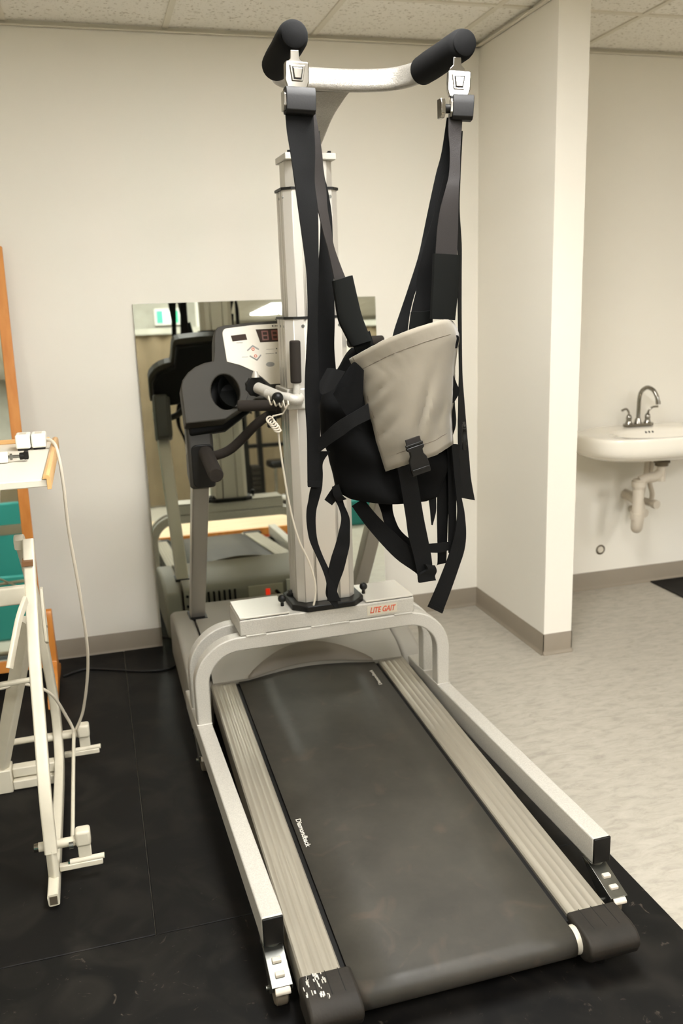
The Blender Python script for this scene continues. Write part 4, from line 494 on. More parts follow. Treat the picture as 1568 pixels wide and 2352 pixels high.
# rear face of the hood: vents, switch plate (seen in the mirror)
for k in range(8):
    x = -1.465+k*.026
    bm = new(); cyl(bm, (x, -.1905, .15), (x, -.1905, .15), .001) if False else box(bm, x-.005, x+.005, -.197, -.186, .165, .245)
    obj('vent_slot', bm, M['black'], hood, bevel=.002)
bm = new(); box(bm, -1.215, -1.04, -.1965, -.184, .150, .248); sp = obj('switch_plate', bm, M['label'], hood, label='pale plate with a lit red rocker switch')
bm = new(); box(bm, -1.130, -1.108, -.186, -.180, .195, .228); obj('power_switch', bm, M['redlamp'], sp, label='lit red rocker switch') if False else obj('power_switch', bm, M['redlamp'], hood, label='lit red rocker switch', bevel=.002)
bm = new(); tube(bm, smooth([(-1.075, -.184, .21), (-1.07, -.15, .205), (-1.03, -.13, .15), (-1.0, -.14, .03)]), .009); obj('power_inlet', bm, M['black'], hood)
bm = new(); box(bm, -1.02, -.93, -.1975, -.184, .190, .262); obj('rating_label', bm, M['whitepaint'], hood)
# uprights
def upright(x):
    bm = new(); a = Vector((x, -.350, .22)); b = Vector((x, -.885, .97))
    sweep(bm, [a, b], rrect(.062, .060, .006)); u = obj('upright', bm, M['uprightmetal'], tm)
    bm = new(); box(bm, x-.038, x+.038, -.46, -.345, .278, .288); obj('slot_trim', bm, M['black'], tm)
    for zz in (.195, .245):
        bm = new(); cyl(bm, (x, -.19, zz-.01), (x, -.180, zz-.01), .007); obj('bolt', bm, M['black'], tm)
upright(-1.518); upright(-.784)
# brand lettering on the belt, running along the travel direction
zt = .131+SL*(2.45-2.17)
mt = Matrix.Translation((-1.415, -1.93, .1315+SL*(2.45-1.93))) @ Matrix.Rotation(math.atan(SL), 4, 'X') @ Matrix.Rotation(-math.pi/2, 4, 'Z')
text('brand_lettering', 'Diamondback', .021, mt, M['whiteprint'], tm, xs=1.10, ext=.0003, label='white lettering along the left of the belt', bold=.0003)
mt = Matrix.Translation((-.925, -1.10, .1315+SL*(2.45-1.10))) @ Matrix.Rotation(math.atan(SL), 4, 'X') @ Matrix.Rotation(math.pi/2, 4, 'Z')
text('brand_lettering', 'Diamondback', .018, mt, M['whiteprint'], tm, xs=1.25, ext=.0003, label='white lettering along the far right of the belt', bold=.0004)

# console: tilted so its top is further back
def CM(y0=-1.02, z0=1.186, tilt=.40):
    # local frame: X right (from centre), Y = depth behind the face, Z up the face
    return Matrix.Translation((CX, y0, z0)) @ Matrix.Rotation(-math.atan(tilt), 4, 'X')
KM = CM(); ks = 1/math.cos(math.atan(.40))*1.0
def fz(z): return (z-1.16)*ks
def mx(x): return x*5.15 if abs(x) < .01 else math.copysign(.0425+.94*abs(x), x)
def kx(bm):
    for v in bm.verts: v.co.x = mx(v.co.x); v.co.z *= .942
    bmesh.ops.transform(bm, matrix=KM, verts=bm.verts); return bm          # world height on the face -> distance up the face
def arc(cx, cz, rx, rz, a0, a1, n=8): return [(cx+rx*math.cos(R(a0+(a1-a0)*i/n)), cz+rz*math.sin(R(a0+(a1-a0)*i/n))) for i in range(n+1)]
half = [(-.125, 1.256), (-.248, 1.190), (-.396, 1.184), (-.398, 1.315)] + [(-.390, 1.338), (-.366, 1.365), (-.336, 1.384), (-.300, 1.397), (-.266, 1.402)] + [(-.260, 1.43), (-.254, 1.485), (-.248, 1.511), (-.236, 1.524), (-.212, 1.530), (-.10, 1.538), (0, 1.541)]
outl = [(x, fz(z)) for x, z in half]
full = outl + [(-x, z) for x, z in outl[::-1][1:]] + [(0, fz(1.256))]
def bool_cut(o, cutter):
    md = o.modifiers.new('cut', 'BOOLEAN'); md.object = cutter; md.solver = 'EXACT'; md.operation = 'DIFFERENCE'
    bpy.context.view_layer.update(); dg = bpy.context.evaluated_depsgraph_get()
    me = bpy.data.meshes.new_from_object(o.evaluated_get(dg)); o.modifiers.remove(md); o.data = me
    bpy.data.objects.remove(cutter)
bm = new(); prism(bm, full, 1, 0, .080); kx(bm)
cons = obj('console', bm, M['darkgrey'], tm)
for sx in (-1, 1):
    bm = new(); sweep(bm, [(sx*.235, -.05, fz(1.288)), (sx*.235, .20, fz(1.288))], [(a, b) for a, b in circ(.054, 28, .069)]); kx(bm)
    cut = obj('cutter', bm, M['darkgrey'], None); bool_cut(cons, cut)
for f in cons.data.polygons: f.use_smooth = False
bv = cons.modifiers.new('bevel', 'BEVEL'); bv.width = .004; bv.segments = 2; bv.limit_method = 'ANGLE'; bv.angle_limit = R(50)
for sx in (-1, 1):
    bm = new(); sweep(bm, [(sx*.235, .002, fz(1.288)), (sx*.235, .074, fz(1.275))], lambda u: circ(.0535-.012*u, 28, .0685-.012*u))
    bm.faces.ensure_lookup_table(); 
    caps = [f for f in bm.faces if len(f.verts) > 10]; bmesh.ops.delete(bm, geom=[min(caps, key=lambda f: f.calc_center_median().y)], context='FACES_ONLY')
    bmesh.ops.transform(bm, matrix=KM, verts=bm.verts); c_ = obj('cup_holder', bm, M['pad'], tm, label='black oval cup well'); 
# moulded back shell, darker underside
bm = new(); prism(bm, [(x*.97, z) for x, z in [(-.125, fz(1.243)), (-.245, fz(1.172)), (-.388, fz(1.160)), (-.392, fz(1.30)), (-.36, fz(1.352)), (-.258, fz(1.388)), (-.24, fz(1.50)), (0, fz(1.52)), (.24, fz(1.50)), (.258, fz(1.388)), (.36, fz(1.352)), (.392, fz(1.30)), (.388, fz(1.160)), (.245, fz(1.172)), (.125, fz(1.243))]], 1, .0805, .125); kx(bm)
obj('back_shell', bm, M['shell'], tm, bevel=.01, seg=2)
# face panel
fp = [(-.216, 1.396), (-.220, 1.49)] + arc(-.200, 1.498, .020, .019, 180, 95, 5) + [(-.10, 1.525), (0, 1.528)]
low = [(-.165, 1.380), (-.12, 1.357), (-.085, 1.328), (-.062, 1.305), (0, 1.306)]
pan = [(x, fz(z)) for x, z in fp]; pan = pan + [(-x, z) for x, z in pan[::-1][1:]]
lw = [(x, fz(z)) for x, z in low]; pan = pan + [(-x, z) for x, z in lw] [0:0] + [(-x, z) for x, z in lw] + [(x, z) for x, z in lw[::-1][1:]]
bm = new(); prism(bm, pan, 1, -.003, .002); kx(bm); obj('face_panel', bm, M['panel'], cons)
def onface(name, pts, m, d=.0045, par=None, label=None):
    bm = new(); prism(bm, [(x, fz(z)) for x, z in pts], 1, -d, -.0025); kx(bm); return obj(name, bm, m, par or cons, smoothing=False, label=label)
onface('small_display', [(-.190, 1.489), (-.133, 1.493), (-.129, 1.472), (-.186, 1.468)], M['display'])
onface('small_display', [(.190, 1.489), (.133, 1.493), (.129, 1.472), (.186, 1.468)], M['display'])
onface('main_display', [(-.092, 1.508), (.092, 1.508), (.080, 1.460), (-.080, 1.460)], M['display'], label='brown display window with unlit segments')
def seg7(cx, cz, wd, h, t, name='display_digit'):
    bm = new()
    for (a0, a1, b0, b1) in ((-wd/2, wd/2, h/2-t, h/2), (-wd/2, wd/2, -t/2, t/2), (-wd/2, wd/2, -h/2, -h/2+t), (-wd/2, -wd/2+t, 0, h/2), (wd/2-t, wd/2, 0, h/2), (-wd/2, -wd/2+t, -h/2, 0), (wd/2-t, wd/2, -h/2, 0)):
        box(bm, cx+a0, cx+a1, -.0052, -.0044, fz(cz)+b0, fz(cz)+b1)
    kx(bm); return obj(name, bm, M['segment'], cons, smoothing=False)
for x in (-.058, -.020, .020, .058): seg7(x, 1.484, .026, .038, .005)
def stroke(name, pts, wd, m, d=.0045):
    bm = new()
    for a, b in zip(pts, pts[1:]):
        a = Vector((a[0], 0, fz(a[1]))); b = Vector((b[0], 0, fz(b[1]))); t = (b-a).normalized(); s = Vector((t.z, 0, -t.x))*wd/2
        q = [a+s-t*wd*.3, b+s+t*wd*.3, b-s+t*wd*.3, a-s-t*wd*.3]
        A = [bm.verts.new(v+Vector((0, -d, 0))) for v in q]; B = [bm.verts.new(v+Vector((0, -.0025, 0))) for v in q]
        bm.faces.new(A); bm.faces.new(B[::-1])
        for i in range(4): bm.faces.new((A[i], B[i], B[(i+1) % 4], A[(i+1) % 4]))
    bmesh.ops.transform(bm, matrix=KM, verts=bm.verts); return obj(name, bm, m, cons, smoothing=False)
stroke('up_chevron', [(-.167, 1.417), (-.147, 1.432), (-.127, 1.419)], .0045, M['greyprint'])
stroke('down_chevron', [(-.161, 1.397), (-.138, 1.382), (-.122, 1.398)], .0045, M['greyprint'])
stroke('up_chevron', [(.167, 1.417), (.147, 1.432), (.127, 1.419)], .0045, M['greyprint'])
stroke('down_chevron', [(.161, 1.397), (.138, 1.382), (.122, 1.398)], .0045, M['greyprint'])
for x, z in ((-.147, 1.420), (-.141, 1.396), (.147, 1.420), (.141, 1.396)):
    stroke('round_button', [(x+.0045*math.cos(a*math.pi/6), z+.0042*math.sin(a*math.pi/6)) for a in range(13)], .0022, M['orange'])
onface('oval_button', arc(-.052, 1.3775, .0165, .0085, 0, 345, 20), M['greyprint'])
onface('oval_button', arc(.052, 1.3775, .0165, .0085, 0, 345, 20), M['greyprint'])
for x, z in ((-.020, 1.434), (-.024, 1.418)):
    onface('indicator_light', arc(x, z, .0025, .0022, 0, 330, 10), M['black'])
    onface('printed_line', [(x-.040, z-.0005), (x-.008, z-.0005), (x-.008, z-.0013), (x-.040, z-.0013)], M['greyprint'])
onface('printed_line', [(-.172, 1.4625), (-.148, 1.4625), (-.148, 1.4615), (-.172, 1.4615)], M['greyprint'])
onface('printed_line', [(-.158, 1.4095), (-.134, 1.4095), (-.134, 1.4085), (-.158, 1.4085)], M['greyprint'])
stroke('badge_outline', [(-.052, 1.5225), (.052, 1.5225), (.046, 1.5145), (-.046, 1.5145), (-.052, 1.5225)], .0012, M['black'])
mt = KM @ Matrix.Translation((0, -.0032, fz(1.5182)*.942)) @ Matrix.Rotation(math.pi/2, 4, 'X')
text('badge_lettering', 'Diamondback', .0085, mt, M['black'], tm, xs=2.9, ext=.0003, bold=.0002)
# collars and hand grips
for sx in (-1, 1):
    xo = CX+sx*.360
    xu = CX+sx*.367
    bm = new(); pr = [(-.82, 1.215), (-.80, .985), (-.86, .965), (-.91, .965), (-.91, 1.215)]
    prism(bm, pr, 0, xu-.036, xu+.036); col_ = obj('upright_collar', bm, M['collar'], tm, bevel=.010, seg=3)
    bm = new(); pr = [(-.865, 1.205), (-.865, .985), (-.915, .955), (-.940, .962), (-.940, 1.125), (-.920, 1.195)]
    prism(bm, pr, 0, xo-.047, xo+.047); obj('collar_head', bm, M['collar'], col_, bevel=.014, seg=4)
    bm = new(); sweep(bm, [(xo-sx*.004, -.938, 1.043), (xo-sx*.004, -.950, 1.043)], [(a_, b_) for a_, b_ in rrect(.080, .155, .020, 5)]); obj('collar_plate', bm, M['black'], tm, bevel=.003)
    bm = new(); cyl(bm, (xo+sx*.044, -.90, 1.10), (xo+sx*.049, -.90, 1.10), .020); obj('screw_cover', bm, M['hood'], tm)
    g0 = (xo-sx*.014, -.948, 1.092); g1 = (xo-sx*.018, -1.175, 1.049)
    bm = new(); cyl(bm, g0, g1, .0255, 28); gp = obj('hand_grip', bm, M['greyfoam'], tm, label='charcoal foam hand grip', bevel=.003)
cross = [(-.350, -.955, 1.089), (-.318, -.965, 1.081), (-.267, -.975, 1.097), (-.220, -.985, 1.134), (-.160, -.995, 1.190), (-.094, -1.0, 1.225), (0, -1.0, 1.230)]
cross = cross+[(-x, y, z) for x, y, z in cross[::-1][1:]]
bm = new(); tube(bm, smooth([(CX+x, y, z) for x, y, z in cross], 5), .0172, 18); obj('front_crossbar', bm, M['greyfoam'], tm, label='dark foam-covered curved handlebar')

# ---------------------------------------------------------------- patient lift
LR = .028
lf = thing('patient_lift', 'silver wheeled body-weight-support lift frame straddling the treadmill', 'patient lift', (-1.161, -1.17, .01), LR)
LM = Matrix.Translation((-1.161, -1.17, 0)) @ Matrix.Rotation(LR, 4, 'Z')
def lo(bm): bmesh.ops.transform(bm, matrix=LM, verts=bm.verts); return bm
base = []
for s in (-1, 1):
    x0, x1 = (.421, .473) if s > 0 else (-.473, -.421)
    bm = new(); box(bm, x0, x1, -1.120, .198, .130, .205); lo(bm); rl = obj('base_rail', bm, M['silver'], lf, bevel=.0045, seg=3)
    for y0, y1 in ((-1.126, -1.119), (.197, .204)):
        bm = new(); box(bm, x0+.001, x1-.001, y0, y1, .131, .204); lo(bm); obj('end_plug', bm, M['black'], rl, bevel=.002)
    # weld collars
    for yy in (-.081, .052):
        bm = new(); box(bm, x0-.001, x1+.001, yy-.027, yy+.027, .203, .209); lo(bm); obj('weld_bead', bm, M['silver'], rl, bevel=.003)
# arches
def arch(y0, y1):
    def u_path(h, rr):
        xs_, zt_ = h
        P = [(-xs_, .205), (-xs_, zt_-rr)] + [(-xs_+rr-rr*math.cos(math.pi/2*k/12), zt_-rr+rr*math.sin(math.pi/2*k/12)) for k in range(1, 13)]
        return P + [(-x, z) for x, z in P[::-1]]
    out_ = u_path((.470, .505), .160); inn = u_path((.421, .455), .110)
    bm = new(); A = [[bm.verts.new((p[0], y, p[1])) for p in out_] for y in (y0, y1)]; B = [[bm.verts.new((p[0], y, p[1])) for p in inn] for y in (y0, y1)]
    for i in range(len(out_)-1):
        bm.faces.new((A[0][i], A[0][i+1], A[1][i+1], A[1][i])); bm.faces.new((B[0][i], B[1][i], B[1][i+1], B[0][i+1]))
        bm.faces.new((A[0][i], B[0][i], B[0][i+1], A[0][i+1])); bm.faces.new((A[1][i], A[1][i+1], B[1][i+1], B[1][i]))
    for i in (0, -1): bm.faces.new((A[0][i], A[1][i], B[1][i], B[0][i]))
    lo(bm); return obj('arch', bm, M['silver'], lf, bevel=.005, seg=3)
arch(-.106, -.056); arch(.027, .077)
# cross housing between the arches, lids, decal
bm = new(); box(bm, -.304, .332, -.104, .082, .506, .562); lo(bm); hs = obj('cross_housing', bm, M['silver'], lf, bevel=.004, seg=2)
for x0, x1 in ((-.302, -.128), (.150, .330)):
    bm = new(); box(bm, x0, x1, -.102, .084, .5645, .571); lo(bm); obj('lid', bm, M['lid'], hs, bevel=.0015)
    bm = new(); box(bm, x0+.003, x1-.003, -.1, .08, .562, .5645); lo(bm); obj('lid_gasket', bm, M['black'], hs)
for xx in (-.25, -.02, .05, .29):
    bm = new(); box(bm, xx-.035, xx+.035, -.109, -.100, .502, .508); lo(bm); obj('weld_bead', bm, M['silver'], hs, bevel=.002)
bm = new(); box(bm, .153, .267, -.1055, -.1045, .516, .551); lo(bm); dc = obj('decal', bm, M['label'], hs, label='pale sticker with red lettering')
mt = LM @ Matrix.Translation((.210, -.1060, .5335)) @ Matrix.Rotation(math.pi/2, 4, 'X')
text('decal_lettering', 'LITE GAIT', .029, mt, M['redprint'], lf, shear=.30, xs=.74, ext=.0003, label='red slanted lettering', bold=.0007)
# column foot plate
def octo(w_, d_, c_, cx=.021, cy=.005): return [(cx-w_/2+c_, cy-d_/2), (cx+w_/2-c_, cy-d_/2), (cx+w_/2, cy-d_/2+c_), (cx+w_/2, cy+d_/2-c_), (cx+w_/2-c_, cy+d_/2), (cx-w_/2+c_, cy+d_/2), (cx-w_/2, cy+d_/2-c_), (cx-w_/2, cy-d_/2+c_)]
bm = new(); prism(bm, octo(.262, .225, .045, cy=-.002), 2, .562, .583); lo(bm); fpz = obj('foot_plate', bm, M['black'], lf, bevel=.003)
for x, y in ((-.075, .062), (-.088, .035)):
    bm = new(); lathe(bm, (x, y, .583), [(.016, 0), (.016, .007), (.010, .010), (.006, .018), (.001, .019)], 16); lo(bm); obj('cap_screw', bm, M['black'], fpz)
for x, y in ((-.137, -.035), (.170, -.020)):
    bm = new(); cyl(bm, (x, y, .565), (x, y, .588), .006); sphere(bm, (x, y, .598), .0145); lo(bm); obj('ball_knob', bm, M['black'], lf, label='round black knob on the housing')
# telescoping column: extruded profile with vertical grooves
def colprof(w_, d_, c_, cx=.021, cy=.005):
    P = []
    base = octo(w_, d_, c_, cx, cy); n_ = len(base)
    for i in range(n_):
        a = Vector(base[i]); b = Vector(base[(i+1) % n_]); L_ = (b-a).length; P.append(tuple(a))
        if L_ > .07:
            t = (b-a)/L_; nn = Vector((-t.y, t.x))
            g = [.24*L_, .76*L_] if L_ > .12 else [.35*L_, .72*L_]
            for q in g: P += [tuple(a+t*(q-.0035)), tuple(a+t*(q-.002)+nn*.004), tuple(a+t*(q+.002)+nn*.004), tuple(a+t*(q+.0035))]
    return P
colp = []
for (z0, z1, w_, d_) in ((.583, 1.557, .210, .150), (1.557, 1.956, .180, .130), (1.956, 2.040, .156, .112)):
    bm = new(); prism(bm, colprof(w_, d_, .024), 2, z0, z1); lo(bm); cpt = obj('column_section', bm, M['alu'], lf, bevel=.0015, seg=1); colp.append(cpt)
for z, w_, d_ in ((1.557, .216, .156), (1.956, .190, .138)):
    bm = new(); prism(bm, octo(w_, d_, .026), 2, z-.0045, z+.0035); lo(bm); obj('wiper_ring', bm, M['black'], lf, label='thin black seal ring')
for z, w_ in ((1.53, .210), (1.93, .180)):
    k = z
    for dx in (-w_/2+.055, w_/2-.03):
        bm = new(); cyl(bm, (.021+dx, .005-(.075 if w_ > .2 else .065)-.002, z), (.021+dx, -.06, z), .0055); lo(bm); obj('rivet', bm, M['steel'], colp[0 if w_ > .2 else 1])
    for dy in (-.035, .01):
        bm = new(); cyl(bm, (.021-w_/2-.0015, dy, z), (.021-w_/2+.003, dy, z), .004); lo(bm); obj('rivet', bm, M['steel'], colp[0 if w_ > .2 else 1])
bm = new(); box(bm, -.062, .104, -.066, .066, 2.040, 2.060); lo(bm); obj('top_plate', bm, M['silver'], lf, bevel=.002)
for x, y in ((.088, -.045), (.092, -.02), (-.045, -.05)):
    bm = new(); cyl(bm, (x, y, 2.060), (x, y, 2.068), .006, 8); lo(bm); obj('bolt', bm, M['black'], lf)
# curved arm, flaring where it meets the yoke
ap = smooth([(.021, .03, 2.055), (.021, -.03, 2.075), (.021, -.12, 2.110), (.018, -.21, 2.142), (.012, -.28, 2.163), (.010, -.325, 2.186)], 6)
bm = new()
def aw(u):
    w_ = .060+.062*max(0, (u-.5)/.5)**1.8; h_ = .050-.030*u
    return rrect(w_, h_, .008)
sweep(bm, ap, aw); lo(bm); obj('lift_arm', bm, M['silverbar'], lf)
# yoke bar
yk = smooth([(-.183, -.655, 2.219), (-.176, -.54, 2.216), (-.168, -.44, 2.212), (-.150, -.375, 2.209), (-.110, -.347, 2.207), (-.04, -.338, 2.207), (.06, -.335, 2.207), (.15, -.345, 2.209), (.205, -.375, 2.211), (.236, -.44, 2.213), (.246, -.54, 2.216), (.253, -.655, 2.219)], 6)
bm = new(); sweep(bm, yk, rrect(.034, .060, .015)); lo(bm); obj('spreader_yoke', bm, M['silverbar'], lf)
for k, (pts) in enumerate(([(-1.316, -1.588, 2.216), (-1.322, -1.70, 2.219), (-1.326, -1.853, 2.222)], [(-.905, -1.598, 2.216), (-.897, -1.72, 2.219), (-.889, -1.850, 2.222)])):
    bm = new()
    def fp_(u):
        r_ = .0375 if u < .93 else .034
        return circ(r_, 28)
    P_ = [Vector(pts[0]).lerp(Vector(pts[2]), u) for u in (0, .02, .25, .5, .75, .92, .97, 1)]
    rr = [.033, .0375, .0385, .0375, .038, .0375, .035, .027]
    P2, T2, N2 = frames(P_); rings = []
    for p_, t_, n_, r_ in zip(P2, T2, N2, rr):
        s_ = t_.cross(n_); rings.append([bm.verts.new(p_+s_*a+n_*b) for a, b in circ(r_, 28)])
    for A_, B_ in zip(rings, rings[1:]):
        for i in range(28): bm.faces.new((A_[i], A_[(i+1) % 28], B_[(i+1) % 28], B_[i]))
    bm.faces.new(rings[0][::-1]); bm.faces.new(rings[-1])
    fs = obj('foam_sleeve', bm, M['foam'], lf, label='thick black foam sleeve on the yoke end')
    e0 = Vector(pts[2]); d_ = (Vector(pts[2])-Vector(pts[0])).normalized()
    bm = new(); lathe(bm, (0, 0, 0), [(.031, -.004), (.031, .003), (.024, .008), (.001, .010)], 28, 2, Matrix.Translation(e0) @ d_.to_track_quat('Z', 'Y').to_matrix().to_4x4()); obj('foam_end_disc', bm, M['foam'], fs)
    # steel hanger tongue under the sleeve
    xh = -1.3285 if k == 0 else -.9125; zh = 2.19
    bm = new(); prism(bm, [(xh-.019, 2.150), (xh+.019, 2.150), (xh+.020, 2.160), (xh+.011, 2.168), (xh+.010, 2.186), (xh-.010, 2.186), (xh-.011, 2.168), (xh-.020, 2.160)], 1, -1.860, -1.855); obj('latch_tongue', bm, M['chrome'], lf, bevel=.001)
# side handle bars and clamp
def LP(x, y, z): return LM @ Vector((x, y, z))
bm = new(); box(bm, -.094, .136, -.080, .088, 1.262, 1.330); lo(bm); obj('handle_collar', bm, M['silver'], lf, bevel=.004)
bm = new(); tube(bm, smooth([LP(-.055, -.085, 1.30), LP(-.075, -.115, 1.298), LP(-.105, -.095, 1.305), LP(-.150, -.03, 1.315)], 5), .017, 18); obj('handle_bar', bm, M['silver'], lf)
bm = new(); cyl(bm, LP(-.117, -.085, 1.305), LP(-.168, .03, 1.330), .0190, 20); obj('handle_sleeve', bm, M['silver'], lf)
bm = new(); prism(bm, [((.033+.004*(k % 2))*math.cos(math.pi*2*k/20), (.033+.004*(k % 2))*math.sin(math.pi*2*k/20)) for k in range(20)], 1, 0, .02, Matrix.Translation(LP(-.172, .035, 1.335))); obj('star_knob', bm, M['black'], lf, bevel=.003)
bm = new(); cyl(bm, LP(-.172, .04, 1.365), LP(-.172, .04, 1.385), .014, 16, .007); obj('post_cap', bm, M['alu'], lf)
bm = new(); sphere(bm, LP(-.137, -.12, 1.308), .0195); cyl(bm, LP(-.137, -.12, 1.308), LP(-.137, -.07, 1.308), .006); obj('ball_knob', bm, M['black'], lf)
bm = new(); cyl(bm, LP(-.128, -.06, 1.278), LP(-.252, -.03, 1.281), .0185, 22); obj('foam_grip', bm, M['greyfoam'], lf, bevel=.004, seg=3)
bm = new(); cyl(bm, LP(-.068, -.100, 1.350), LP(-.066, -.100, 1.487), .0180, 22); obj('foam_grip', bm, M['greyfoam'], lf, bevel=.006, seg=3)
bm = new(); cyl(bm, LP(-.068, -.100, 1.30), LP(-.066, -.100, 1.355), .012, 22); obj('handle_post', bm, M['silver'], lf)
bm = new(); box(bm, -.152, -.122, -.03, -.01, 1.20, 1.285); lo(bm); obj('hinge_plate', bm, M['black'], lf, bevel=.003)
bm = new(); tube(bm, smooth([LP(.13, -.02, 1.305), LP(.17, -.04, 1.33), LP(.20, -.05, 1.40), LP(.215, -.05, 1.445)], 5), .012); obj('handle_bar', bm, M['silver'], lf)
bm = new(); cyl(bm, LP(.13, -.05, 1.470), LP(.258, -.04, 1.470), .0180, 22); obj('foam_grip', bm, M['greyfoam'], lf, bevel=.006, seg=3)
# casters
def caster(x, y, face=-1):
    """swivel caster with total-lock pedal; face -1 trails toward the camera"""
    c = bpy.data.objects.new('caster', None)
    parts = []
    bm = new(); box(bm, x-.026, x+.026, y-.030, y+.030, .126, .130); lathe(bm, (x, y, .108), [(.024, 0), (.027, .006), (.026, .014), (.020, .018)], 20)
    parts.append(('swivel_plate', bm, M['steel'], .001))
    bm = new(); yy = y+face*.078; zc = .052
    for s in (-1, 1):
        xa, xb = sorted((x+s*.0245, x+s*.0220))
        prism(bm, [(y-face*.018, .118), (y, .1245), (yy+face*.046, .0885), (yy+face*.044, .076), (yy+face*.010, .044), (yy-face*.010, .044), (yy-face*.016, .060)], 0, xa, xb)
    prism(bm, [(y, .1245), (yy+face*.046, .0885), (yy+face*.045, .0860), (y, .1220)], 0, x-.0245, x+.0245)
    parts.append(('fork', bm, M['steel'], .001))
    bm = new(); cyl(bm, (x-.031, yy, zc), (x+.031, yy, zc), .006, 10); parts.append(('axle', bm, M['steel'], 0))
    bm = new(); lathe(bm, (x, yy, zc), [(.030, -.0155), (.037, -.0155), (.041, -.012), (.042, 0), (.041, .012), (.037, .0155), (.030, .0155)], 28, 0); parts.append(('wheel', bm, mat_wheel, 0))
    bm = new(); prism(bm, [(yy+face*.044, .087), (yy+face*.050, .084), (yy+face*.055, .078), (yy+face*.055, .072), (yy+face*.051, .071), (yy+face*.048, .078), (yy+face*.044, .080)], 0, x-.018, x+.018); parts.append(('brake_pedal', bm, M['pvc'], .002))
    for tt in (.50, .78):
        yc = y+face*.124*tt; zq = .1245-.036*tt
        bm = new(); box(bm, x-.011, x+.011, yc-.007, yc+.007, zq-.002, zq+.007); parts.append(('brake_pad', bm, M['pvc'], .002))
    return parts
mat_wheel = mat('grey_brown_wheel_tread', (108, 98, 82), .6)
for (lx, ly, fc) in ((-.447, -1.088, -1), (.447, -1.088, -1), (-.447, .02, -1), (.447, .02, -1)):
    q = LM @ Vector((lx, ly, 0))
    ps = caster(q.x, q.y, fc)
    nm, b0, m0, bv0 = ps[1]
    fk = obj('caster', b0, m0, lf, bevel=bv0)
    for i, (nm, b_, m_, bv_) in enumerate(ps):
        if i == 1: continue
        obj(nm, b_, m_, fk, bevel=bv_)

# ---------------------------------------------------------------- harness hanging from the yoke
hn = thing('support_harness', 'black and stone-grey body harness hanging by straps from the lift yoke', 'harness', (-1.10, -1.86, .80))
ROLE = {'L1': ('shoulder_strap', 'webbing'), 'L2': ('shoulder_strap', 'webbing2'), 'L3': ('back_strap', 'webbing'), 'R1': ('shoulder_strap', 'webbing2'), 'R2a': ('back_strap', 'webbing'), 'R2b': ('back_strap', 'webbing'),
        'R3': ('adjuster_strap', 'webbing'), 'S0': ('adjuster_strap', 'webbing'), 'S1': ('loop_strap', 'webbing'), 'S2': ('thigh_strap', 'webbing'), 'S3': ('thigh_strap', 'webbing'), 'S4': ('leg_strap', 'webbing'),
        'S4fold': ('strap_fold', 'webbing'), 'S5': ('leg_strap', 'webbing'), 'S5b': ('link_strap', 'webbing'), 'S6': ('leg_strap_tail', 'webbing'), 'S6hem': ('hem', 'webbing'), 'S7': ('leg_strap', 'webbing'), 'S8': ('strap_tip', 'webbing'),
        'band': ('waist_band', 'webbing'), 'flapA': ('belt_flap', 'webbing'), 'flapB': ('belt_flap', 'mesh'), 'knotA': ('strap_knot', 'webbing'), 'knotB': ('strap_knot', 'webbing'), 'hip': ('hip_tab', 'mesh'), 'hip2': ('hip_tab', 'mesh'), 'L1hem': ('hem', 'webbing')}
for k, (nm, mk) in ROLE.items():
    bm = new(); ribbon(bm, RIB[k], .0024 if k not in ('S4fold',) else .008, 6)
    obj(nm, bm, M[mk], hn)
for k in ('padL', 'padR'):
    bm = new(); ribbon(bm, RIB[k], .026, 6, oval=True, n=20); obj('strap_pad', bm, M['pad'], hn, label='black padded sleeve on the strap')
bm = new(); ribbon(bm, RIB['padLstub'], .006, 5); obj('pad_tab', bm, M['pad'], hn)
bm = new(); ribbon(bm, RIB['R2box'], .016, 5, oval=True, n=16); obj('pad_tab', bm, M['pad'], hn)
# body: soft folded wrap
bm = new(); rows = [(a, b) for a, b in RIB['body']]
ribbon(bm, rows, .155, 4, oval=True, n=36)
for v in bm.verts:
    a = v.co; v.co.y += .010*math.sin(a.x*38+a.z*21)+.006*math.sin(a.z*60+a.x*15); v.co.x += .004*math.sin(a.z*50)
obj('torso_wrap', bm, M['mesh'], hn)
# grey front panel
bm = new(); G = [[bm.verts.new(p) for p in row] for row in PANEL]
for j in range(len(G)-1):
    for i in range(len(G[0])-1): bm.faces.new((G[j][i], G[j][i+1], G[j+1][i+1], G[j+1][i]))
pn = obj('front_panel', bm, M['greyfabric'], hn, label='stone-grey cloth front panel')
s = pn.modifiers.new('solid', 'SOLIDIFY'); s.thickness = .004; s.offset = 1
def lerp_panel(u, v):
    j = v*(len(PANEL)-1); i = u*(len(PANEL[0])-1); j0 = min(int(j), len(PANEL)-2); i0 = min(int(i), len(PANEL[0])-2); fj = j-j0; fi = i-i0
    g = lambda a, b: Vector(PANEL[a][b])
    return (g(j0, i0)*(1-fi)+g(j0, i0+1)*fi)*(1-fj)+(g(j0+1, i0)*(1-fi)+g(j0+1, i0+1)*fi)*fj
def stitch(uv):
    bm = new(); tube(bm, [lerp_panel(u, v)+Vector((0, -.0042, 0)) for u, v in uv], .0011, 6); obj('seam', bm, M['fabricseam'], pn)
stitch([(k/40, .125) for k in range(41)]); stitch([(k/40, .89) for k in range(41)]); stitch([(.03, k/40) for k in range(41)])
